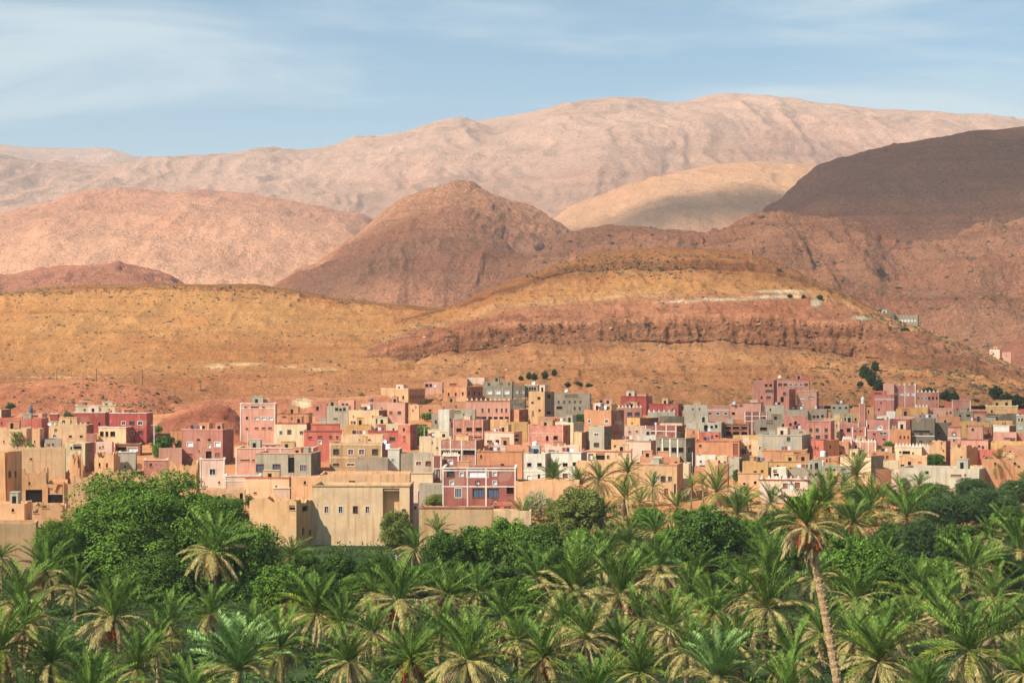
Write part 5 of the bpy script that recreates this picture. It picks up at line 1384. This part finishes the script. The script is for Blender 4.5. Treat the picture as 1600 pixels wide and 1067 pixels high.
def tree(px, py, rx, ry, kind, label, d=None, hc=None, name='tree', size=None, var=None, bark=None, deep=0.9, on=None, cat='tree', group='trees of the oasis'):
    if on is not None:
        c0 = on; d = c0.y
        c = Vector((c0.x, c0.y, c0.z + ry*d/F*0.9))
        gz = c0.z
    else:
        if d is None:
            ds = np.linspace(120, 700, 1500)
            zz = CZ-(py+ry*0.9-HY)*ds/F - np.interp(ds, GD, GZ) - (hc if hc is not None else 0.8)
            d = float(ds[np.argmin(np.abs(zz))])
        c = P(px, py, d); gz = float(ground_z(c.x, d))
    rr = random.Random(int(px*17+py*3))
    R, Hh = rx*d/F, ry*d/F
    root = empty(name, (c.x, c.y, gz-0.1))
    tag(root, label, cat, group)
    top = Vector((0, 0, c.z-gz+0.1))
    mb = MB(); tr = max(0.08, R*0.05)
    mb.tube([(0, 0, 0), (rr.uniform(-.1, .1)*R, 0, top.z*0.5), (0, 0, top.z)], [tr*1.3, tr, tr*0.6], 7)
    for i in range(5):
        a = i*1.2566+rr.random(); e = Vector((math.cos(a)*R*0.6, math.sin(a)*R*0.6, top.z+Hh*rr.uniform(-0.1, 0.6)))
        s0 = Vector((0, 0, top.z*rr.uniform(0.45, 0.8)))
        mb.tube([s0, s0.lerp(e, 0.5)+Vector((0, 0, Hh*0.08)), e], [tr*0.6, tr*0.4, tr*0.15], 5)
    link('trunk', mb.mesh('trunk', [bark or M_BARK]), root)
    size = size or ('l' if rx > 75 else 'm' if rx > 24 else 's')
    o = link('crown', crown_variant(kind, size, var if var is not None else rr.randrange(3)), root)
    o.location = top; o.scale = (R*1.12, R*deep*1.08, Hh*1.16); o.rotation_euler = (0, 0, rr.uniform(0, 6.28) if abs(deep-1) < 0.2 else 0)
    return root

# the big green trees at left
CRV[('big', 'l', 0)] = crown_mesh(501, 230, 420, 0.024, TL['green'], crad=(0.12, 0.22))
CRV[('big', 'l', 1)] = crown_mesh(502, 130, 360, 0.034, TL['green'], crad=(0.15, 0.26))
TL['big'] = TL['green']
tree(225,858,150,116,'big','huge dome shaped bright green tree in front of the adobe ruins',d=285,size='l',var=0,deep=0.75)
tree(372,905,82,92,'big','green tree leaning out on the right side of the huge dome tree',d=276,size='l',var=1)
tree(98,880,46,72,'big','green tree bulging on the left side of the huge dome tree',d=279,size='l',var=1)
tree(330,815,66,48,'big','green tree crown on the right shoulder of the huge dome tree',d=292,size='l',var=1)
tree(245,925,75,60,'dark','dark green tree under the huge dome tree',d=272,size='l')
# mid grove, left to centre
tree(440,925,46,42,'green','green bushy tree right of the huge dome tree')
TREES = [
 (478,884,34,26,'dark','dark bush below the ruined adobe house'), (528,888,36,26,'dark','dark bush below the framed windows of the big adobe house'),
 (585,892,40,26,'dark','dark green bush left of the slender yellow tree'), (620,905,34,24,'green','green bush under the slender yellow tree'),
 (500,922,40,26,'dark','low dark tree behind the arching palms'), (560,922,40,26,'green','low green tree behind the slim bluish palm'),
 (700,868,50,46,'dark','dark tree left of the fan shaped palm foot'), (745,862,52,46,'green','green leafy tree under the garden wall'),
 (770,905,52,34,'dark','dark tree in the middle of the grove'), (850,865,64,50,'dark','large dark needle leaved tree, centre'),
 (795,848,44,44,'green','green tree right of the garden wall foot'), (905,860,40,40,'green','green tree right of the large dark centre tree'),
 (720,915,44,28,'dark','dark thicket tree behind the straw skirted palm'), (810,928,46,28,'green','green thicket tree left of the huge straw fringed palm'),
 (1105,855,76,60,'dark','broad very dark tree left of the brown skirted palms'), (1050,850,36,30,'green','green tree left of the broad very dark tree'),
 (1010,812,32,22,'green','green bush under the slender palm'), (1075,812,30,20,'green','green bush below the thin tall palm'),
 (1110,805,30,18,'green','green bush right of the orange dated palm by the door'), (1170,835,34,26,'green','green bush below the yellow tipped palm'),
 (1240,870,36,30,'dark','dark bush hidden left of the tall trunk'), (1340,885,76,54,'green','leafy green tree right of the tall leaning trunk'),
 (1400,905,56,44,'dark','dark leafy tree below the long straw skirt palm'), (1300,850,40,30,'dark','dark tree behind the tall palm head'),
 (1480,800,58,36,'olive','grey green olive tree in the right grove'), (1545,795,56,38,'olive','broad grey green olive tree near the right border'),
 (1455,775,42,24,'dark','dark round tree before the long pale grey house'), (1520,765,40,22,'olive','olive tree below the grey house corner'),
 (1590,770,40,26,'olive','olive tree cut by the right border'), (1500,850,52,34,'dark','dark olive tree below the round straw skirt'),
 (1440,840,44,32,'olive','olive tree right of the long straw skirt palm'), (1580,815,36,26,'dark','dark tree behind the pale small palm at right'),
 (1390,840,34,28,'dark','dark bush left of the long straw skirt'), (1345,775,34,18,'dark','dark bush beneath the round palm'),
 (1410,782,36,16,'green','green bush behind the low green palm'), (1250,790,34,18,'green','green bush in front of the red panels'),
 (1215,815,36,20,'dark','dark bush under the brown skirted palm'), (1280,775,30,14,'dark','dark bush right of the striped house'),
 (1150,785,26,14,'green','green bush before the low adobe yard wall'), (1005,880,40,28,'green','green tree left of the pale straw skirt'),
 (1160,900,50,34,'dark','dark thicket behind the layered palm pair'), (1460,900,48,34,'green','green thicket left of the pale stiff palm'),
 (1570,890,40,30,'olive','olive thicket below the orange dated border palm'), (870,905,40,26,'green','green thicket behind the huge straw fringed palm'),
 (660,905,36,26,'green','green thicket above the straw skirted palms'), (1310,800,30,18,'green','green bush between the two orange dated palms')]
for (x, y, a, b, k, lb) in TREES: tree(x, y, a*0.88, b*(0.88 if y > 800 else 0.8), k, lb)
tree(905,800,50,36,'bright','yellow green tree with pale branches before the apartment house',bark=M_PALEBARK,hc=1.5)
tree(620,832,27,34,'bright','slender yellow green tree at the corner of the big adobe house',bark=M_PALEBARK,hc=1.5)
tree(842,790,24,22,'reed','pale dry reed clump left of the yellow green tree',size='m',name='reed_clump',cat='reeds')
tree(870,800,22,18,'bright','small yellow green bush beside the dry reeds',size='m')
# trees among the houses
for (x, y, a, b, k, lb) in [
 (17,637,9,8,'dark','dark round tree beside the small cream house at left edge'), (27,690,17,17,'bright','bright green bush in front of the ochre house at left'),
 (48,700,10,8,'green','small green shrub right of the bright bush'), (108,652,10,7,'olive','grey shrub left of the long crimson house'),
 (170,682,13,7,'green','green plants on the terrace below the crimson house'), (255,693,22,14,'dark','dark shrub left of the rose house'),
 (248,673,8,8,'green','small tree beside the crimson house flank'), (281,697,7,9,'dark','dark bush touching the rose house'),
 (245,705,8,12,'green','green bush at the foot of the white pole'), (470,686,9,7,'green','green shrub beside the cream house'),
 (425,686,8,5,'dark','dark yard shrub below the tall salmon house'), (415,760,24,11,'green','green hedge beside the pale pink terrace'),
 (388,782,10,9,'bright','yellow green shrub behind the worn adobe wall'), (622,659,7,6,'dark','round bush below the two square windows'),
 (667,651,10,7,'green','green bush above the whitish tower house'), (660,676,16,10,'green','shrubs right of the red tower house'),
 (652,690,8,9,'green','green shrub at the red tower house foot'), (690,783,26,11,'bright','yellow green bushes behind the garden wall, left part'),
 (738,780,26,11,'green','green bushes behind the garden wall, right part'), (790,782,12,7,'green','potted green shrub beside the ornate house arch'),
 (948,737,15,15,'dark','dark round garden tree behind two palms'), (970,735,12,12,'dark','second dark garden tree right of the round one'),
 (908,655,12,9,'dark','dark tree on the roofs left of the tall orange house'), (1010,638,12,6,'dark','dark bush between crimson and deep red houses'),
 (1092,652,9,7,'dark','small dark tree left of the peach pink house'), (1170,628,9,6,'dark','dark shrub left of the upper rose house'),
 (1180,600,6,8,'dark','tree beside the four storey rose house'), (1180,620,5,5,'dark','bush at the foot of the four storey rose house'),
 (1462,723,18,13,'dark','dark green tree among the adobe ruins at right'), (1399,688,6,10,'dark','dark bush left of the three tiny windows'),
 (1388,697,9,7,'green','green shrub right of the peach wall house'), (1412,690,7,6,'dark','dark bush below the three tiny windows'),
 (1388,640,16,4,'dark','low dark shrubs below the rose cube'), (1430,632,12,6,'dark','dark tree before the rose battlement house'),
 (1314,681,8,6,'dark','dark tree between the rose houses'), (1105,712,14,5,'green','roof shrubs on the whitish wall house'),
 (1150,735,6,10,'green','green creeper on the grey green tower house'), (1150,744,6,10,'dark','dark bush at the foot of the grey green tower'),
 (1052,706,6,6,'bright','bright shrub before the scaffolded grey block'), (968,702,14,4,'green','green roof plants left of the pink house')]:
    tree(x, y, a, b, k, lb, hc=0.3, name='shrub' if b < 12 else 'tree', cat='shrub' if b < 12 else 'tree', group='trees and shrubs among the houses')

def on_hill(name, px, py):
    X, Y, Z, N, nc, gx, gy = GRIDS[name]
    q = (gx[:nc]-px)**2+(gy[:nc]-py)**2
    i = np.unravel_index(np.argmin(q), q.shape)
    return Vector((X[:nc][i], Y[:nc][i], Z[:nc][i]))
for (x, y, a, b, lb) in [
 (1350,580,9,11,'dark cypress on the left of the hillside cluster'), (1362,590,10,14,'broad dark cypress in the middle of the hillside cluster'), (1368,572,7,9,'tallest dark cypress of the hillside cluster'),
 (1373,604,10,12,'dark cypress at the foot of the hillside cluster'), (1345,600,6,5,'small dark shrub below the hillside cypresses'),
 (1452,612,13,8,'dark tree on the slope above the rose battlement house'), (1478,618,14,9,'dark tree right of the battlement house on the slope'), (1490,622,10,12,'upright dark tree above the narrow coral house'), (1500,628,9,6,'dark shrub above the low rose house'),
 (1556,614,13,10,'left dark tree of the slope cluster at right'), (1572,622,14,9,'middle dark tree of the slope cluster at right'), (1590,632,16,9,'right dark tree of the slope cluster at right'),
 (814,590,5,4,'first shrub on the bare terrace above town'), (826,586,5,6,'second shrub on the bare terrace above town'), (834,588,6,6,'third shrub on the bare terrace above town'), (851,585,6,7,'fourth shrub on the bare terrace above town'),
 (867,582,5,6,'fifth shrub on the bare terrace above town'), (879,577,4,4,'last shrub on the bare terrace above town'),
 (888,600,6,4,'left bush of the low hedge above grey houses'), (903,601,8,5,'middle bush of the low hedge above grey houses'), (920,602,7,4,'right bush of the low hedge above grey houses'),
 (1000,622,14,4,'low bushes above the crimson house'), (1045,628,8,4,'low green bushes above the deep red house'),
 (1234,463,5,3,'small shrub on the white ledge, left'), (1254,463,4,3,'small shrub on the white ledge, middle'), (1281,465,6,4,'small shrub on the white ledge, right'),
 (1414,515,8,4,'shrubs at the foot of the ridge inn')]:
    tree(x, y, a, b, 'cypress', lb, on=on_hill('strata_hill', x, y+b), name='cypress' if 'cypress' in lb else 'shrub', cat='tree' if b >= 8 else 'shrub', group='trees and shrubs on the slopes', size='s')
for (x, y, a, b, lb) in [(565,621,6,5,'small round bush on the red bank left of the inn'), (345,627,5,3,'small bush on the pale bank left of the tall salmon house')]:
    tree(x, y, a, b, 'dark', lb, hc=0.0, name='shrub', cat='shrub', size='s', group='trees and shrubs on the slopes')

# ---------------------------------------------------------------- ground cover of the grove and scrub on the hills
def undergrowth():
    g = np.random.default_rng(77)
    n = 8200
    y = 120+(400-120)*g.random(n)**0.8
    x = (g.random(n)-0.5)*1.5*(1600/F)*y
    keep = fbm(x/14, y/14, x*0, 8, 3) > -0.35
    x, y = x[keep], y[keep]; n = len(x)
    z = ground_z(x, y)
    per = 16
    ci = np.repeat(np.arange(n), per); m = n*per
    hgt = 0.5+2.4*g.random(n)**1.8
    v = g.normal(size=(m, 3)); v /= np.linalg.norm(v, axis=1)[:, None]; v[:, 2] = np.abs(v[:, 2])
    pos = np.stack([x, y, z], 1)[ci] + v*np.stack([hgt*1.1, hgt*1.1, hgt], 1)[ci]*(0.6+0.4*g.random(m))[:, None]
    t = v*0.7+g.normal(size=(m, 3))*0.6+np.array([0, 0, 0.4]); t /= np.linalg.norm(t, axis=1)[:, None]
    b = np.cross(t, g.normal(size=(m, 3))); b /= np.linalg.norm(b, axis=1)[:, None]
    s = g.uniform(0.25, 0.6, m)[:, None]
    V = np.stack([pos-t*s*0.6, pos+b*s*0.25, pos+t*s*0.8, pos-b*s*0.25], 1).reshape(-1, 3)
    me = np_mesh('undergrowth', V, np.arange(4*m).reshape(-1, 4), [TL['green'], TL['dark'], TL['bright'], TL['olive']])
    pick = np.digitize(fbm(x/9, y/9, x*0, 18, 3)+0.25*g.normal(size=n), [-0.15, 0.25, 0.42])
    me.polygons.foreach_set('material_index', np.array([1, 1, 3, 0])[pick][ci].astype(np.int32))  # mostly the dark leaf colour, to paint in the shade between the palms
    tag(link('undergrowth', me), 'tangled green undergrowth between the palm trunks', 'undergrowth', kind='stuff')
undergrowth()
M_SCRUB = leaf_mat('scrub', (0.15, 0.10, 0.05), (0.07, 0.062, 0.03), 0.1, 0.9, 0.05)
M_STONE = leaf_mat('loose_stone', (0.30, 0.18, 0.10), (0.16, 0.09, 0.055), 0.0, 0.95, 0.05)
def scatter(name, hill, n, smin, smax, mat, seed, yr, xr=(-150, 1750), clump=0.0, flat=0.7, label=None):
    X, Y, Z, N, nc, gx, gy = GRIDS[hill]
    g = np.random.default_rng(seed)
    ok = np.argwhere((gy[:nc] > yr[0]) & (gy[:nc] < yr[1]) & (gx[:nc] > xr[0]) & (gx[:nc] < xr[1]))
    w = np.clip(fbm(X[ok[:, 0], ok[:, 1]]/60, Y[ok[:, 0], ok[:, 1]]/60, Z[ok[:, 0], ok[:, 1]]/60, seed, 3)+0.45-clump, 0.02, 1)
    ii = ok[g.choice(len(ok), n, p=w/w.sum())]
    c = np.stack([A[ii[:, 0], ii[:, 1]] for A in (X, Y, Z)], 1)
    ico = np.array([(1,0,0),(-1,0,0),(0,1,0),(0,-1,0),(0,0,1),(0.6,0.6,0.6),(-0.6,0.6,0.6),(0.6,-0.6,0.6),(-0.6,-0.6,0.6)], float)
    tri = np.array([(0,5,7),(5,2,6),(7,8,3),(6,1,8),(5,4,7),(5,6,4),(6,8,4),(8,7,4),(0,2,5),(2,1,6),(1,3,8),(3,0,7)])
    s = (smin+(smax-smin)*g.random(n)**2.5)
    V = c[:, None, :] + ico[None]*np.stack([s*g.uniform(0.8, 1.5, n), s*g.uniform(0.8, 1.3, n), s*flat*g.uniform(0.7, 1.3, n)], 1)[:, None, :]*g.uniform(0.7, 1.3, (n, 9, 1))
    T = (tri[None]+(np.arange(n)*9)[:, None, None]).reshape(-1, 3)
    tag(link(name, np_mesh(name, V.reshape(-1, 3), T, [mat])), label, kind='stuff')
scatter('hill_scrub', 'strata_hill', 2400, 0.22, 0.95, M_SCRUB, 1, (385, 640), label='dark scrub dotted over the banded hill')
scatter('hill_scrub', 'ochre_hill', 1400, 0.22, 0.9, M_SCRUB, 2, (443, 615), label='dark scrub dotted over the ochre hill')
scatter('hill_stones', 'strata_hill', 3000, 0.25, 1.0, M_STONE, 3, (500, 640), label='loose stones below the cliff band')
scatter('hill_stones', 'ochre_hill', 1500, 0.25, 0.9, M_STONE, 4, (445, 615), label='loose stones on the ochre hill')
scatter('hill_stones', 'red_hillock', 900, 0.2, 0.8, M_SCRUB, 5, (596, 680), label='dark stones on the red hillock')
scatter('ledge_scrub', 'strata_hill', 800, 0.3, 1.1, M_SCRUB, 13, (398, 436), xr=(820, 1300), label='dark scrub along the upper ledge of the banded hill')
scatter('ledge_scrub', 'ochre_hill', 500, 0.3, 1.1, M_SCRUB, 14, (448, 474), xr=(-100, 640), label='dark scrub along the top ledge of the ochre hill')
scatter('cliff_scrub', 'strata_hill', 2600, 0.3, 1.15, M_SCRUB, 12, (490, 650), xr=(1270, 1680), label='dark scrub on the rocky right flank of the banded hill')  # scrub packed denser, partly to put the rock's shade in as dark colour
scatter('hill_scrub', 'rocky_ridge', 1500, 0.6, 2.6, M_SCRUB, 6, (340, 560), label='dark scrub on the rocky ridge')

def ground_scrub():
    g = np.random.default_rng(15)
    n = 1600
    y = 560+(830-560)*g.random(n); x = (g.random(n)-0.5)*1.15*(1600/F)*y
    gx, gy = np.linspace(-320, 320, 2), np.linspace(0, 1, 2)
    GRIDS['ground'] = (x[None], y[None], ground_z(x, y)[None], None, 1, CX+F*x[None]/y[None], (HY-F*(ground_z(x, y)-CZ)/y)[None])
    scatter('ground_scrub', 'ground', 1600, 0.2, 0.7, M_SCRUB, 9, (500, 720), label='dark scrub on the bare ground above the town')
ground_scrub()
# ---------------------------------------------------------------- small things: poles, dishes, tanks
def pole(px, yt, yb, label, d=None, on=None, mat=None, arm=False, r=0.09):
    d = d or depth_of_row(yb)
    base = on if on is not None else P(px, yb, d)
    d = base.y
    h = (yb-yt)*d/F
    root = empty('pole', base)
    tag(root, label, 'pole', 'poles in and above the town')
    mb = MB(); mb.tube([(0, 0, -0.5), (0, 0, h*0.5), (0, 0, h)], [r*1.2, r, r*0.8], 7)
    link('shaft', mb.mesh('shaft', [mat or M_WOOD]), root)
    if arm:
        mb = MB(); mb.box(-0.9, 0.9, -0.05, 0.05, h-0.45, h-0.33)
        link('cross_arm', mb.mesh('cross_arm', [mat or M_WOOD]), root)
for (x, yt, yb, lb) in [(90,575,597,'leftmost thin power pole on the ochre hillside'), (150,577,600,'second thin power pole on the ochre hillside'), (222,579,604,'third thin power pole on the ochre hillside')]:
    pole(x, yt, yb, lb, on=on_hill('ochre_hill', x, yb), arm=True, r=0.16)
pole(313,600,618,'short power pole right of the three hillside poles',on=on_hill('ochre_hill',313,612),arm=True,r=0.14)
pole(528,595,617,'thin power pole on the bank above the grey green house',d=700,arm=True,r=0.12)
pole(241,662,712,'pale metal lamp post left of the rose house',mat=M_METAL,arm=True,r=0.14)
pole(387,676,716,'pale post in front of the tall salmon house',mat=M_METAL,r=0.12)
pole(1082,706,772,'tall pale post before the scaffolded grey block',mat=M_METAL,r=0.12)
pole(663,668,690,'short pale post beside the shrubs of the red tower house',mat=M_METAL,r=0.12)
pole(786,606,636,'pale mast before the three bright white windows',mat=M_METAL,r=0.12)
pole(1054,640,668,'white flagpole beside the deep red house',mat=M_METAL,r=0.14)
pole(739,790,850,'pale post standing at the garden wall',mat=M_METAL,d=352,r=0.14)

def dish(px, py, d, label, r=0.75):
    c = P(px, py, d)
    root = empty('satellite_dish', c - Vector((0, 0, r)))
    tag(root, label, 'satellite dish', 'satellite dishes on the roofs')
    mb = MB(); n = 14
    for k in range(3):
        r0, r1 = r*k/3, r*(k+1)/3
        for j in range(n):
            a, b = 2*math.pi*j/n, 2*math.pi*(j+1)/n
            f = lambda q, t: (q*math.cos(t), -0.28*(q/r)**2*r-0.05, q*math.sin(t)+r)
            mb.quad(f(r0, a), f(r0, b), f(r1, b), f(r1, a))
    o = link('reflector', mb.mesh('reflector', [M_SHEET]), root)
    mb = MB(); mb.tube([(0, 0.1, -1.0), (0, 0.05, r)], [0.05, 0.04], 6); mb.tube([(0, -0.05, r*0.6), (0, -r*0.7, r)], [0.02, 0.02], 5)
    link('mast', mb.mesh('mast', [M_METAL]), root)
for (x, y, yb, lb, r) in [(1374,668,698,'white dish on the rose house with the white edge',0.9), (1210,667,690,'white dish on the grey unfinished house',0.7), (833,598,633,'white dish above the grey roof gallery',0.7),
                          (1228,611,644,'white dish at the arched porch of the rose house',0.7), (1217,588,631,'white dish on the upper rose house roof',0.7), (1146,629,655,'white dish on the peach terrace house roof',0.6),
                          (884,610,650,'white dish on the long grey block house',0.6), (600,690,735,'white dish at the tan house corner',0.7), (77,662,694,'small dish on the ochre battlement house',0.5),
                          (1522,650,663,'white dish near the red roofed house',0.6)]:
    dish(x, y, depth_of_row(yb)-1.0, lb, r)
def tank(px, py, d, label, r=0.7, h=1.4, mat=None):
    c = P(px, py, d)
    mb = MB()
    mb.tube([(0, 0, 0), (0, 0, 0.04), (0, 0, h*0.8), (0, 0, h*0.92), (0, 0, h)], [r*0.96, r, r, r*0.8, r*0.3], 14)
    o = link('water_tank', mb.mesh('water_tank', [mat or M_SHEET])); o.location = c
    tag(o, label, 'water tank', 'water tanks on the roofs')
for (x, y, yb, lb, m) in [(1132,709,722,'white tank on the big plain orange house',None), (1286,713,740,'white tank on the orange house with paired niches',None), (607,702,740,'white tank beside the narrow concrete house',None),
                          (766,669,684,'white tank behind the pale pink flat house',None), (1163,709,722,'dark tank right of the white tank on the orange roof',M_GLASS), (217,733,742,'squat cream tank right of the pale green house',W['cr']),
                          (1284,728,750,'white tank above the grey house by the round palm',None), (836,698,724,'white tank on the left roof of the apartment house',None), (48,643,668,'blue tank on the long salmon house',M_BLUE)]:
    tank(x, y, depth_of_row(yb)+2.0, lb, mat=m)
# ---------------------------------------------------------------- the air between: pale even haze
def make_haze():
    mb = MB(); mb.box(-5950, 5950, -395, 10950, -2.5, 1180)
    m = bpy.data.materials.new('haze'); m.use_nodes = True
    n, l = m.node_tree.nodes, m.node_tree.links
    n.clear()
    out = n.new('ShaderNodeOutputMaterial'); v = n.new('ShaderNodeVolumePrincipled')
    v.inputs['Color'].default_value = (0.95, 0.93, 0.92, 1)
    v.inputs['Density'].default_value = 7.0e-5
    v.inputs['Anisotropy'].default_value = 0.0
    l.new(v.outputs[0], out.inputs['Volume'])
    o = link('haze', mb.mesh('haze', [m]))
    tag(o, kind='stuff')
make_haze()
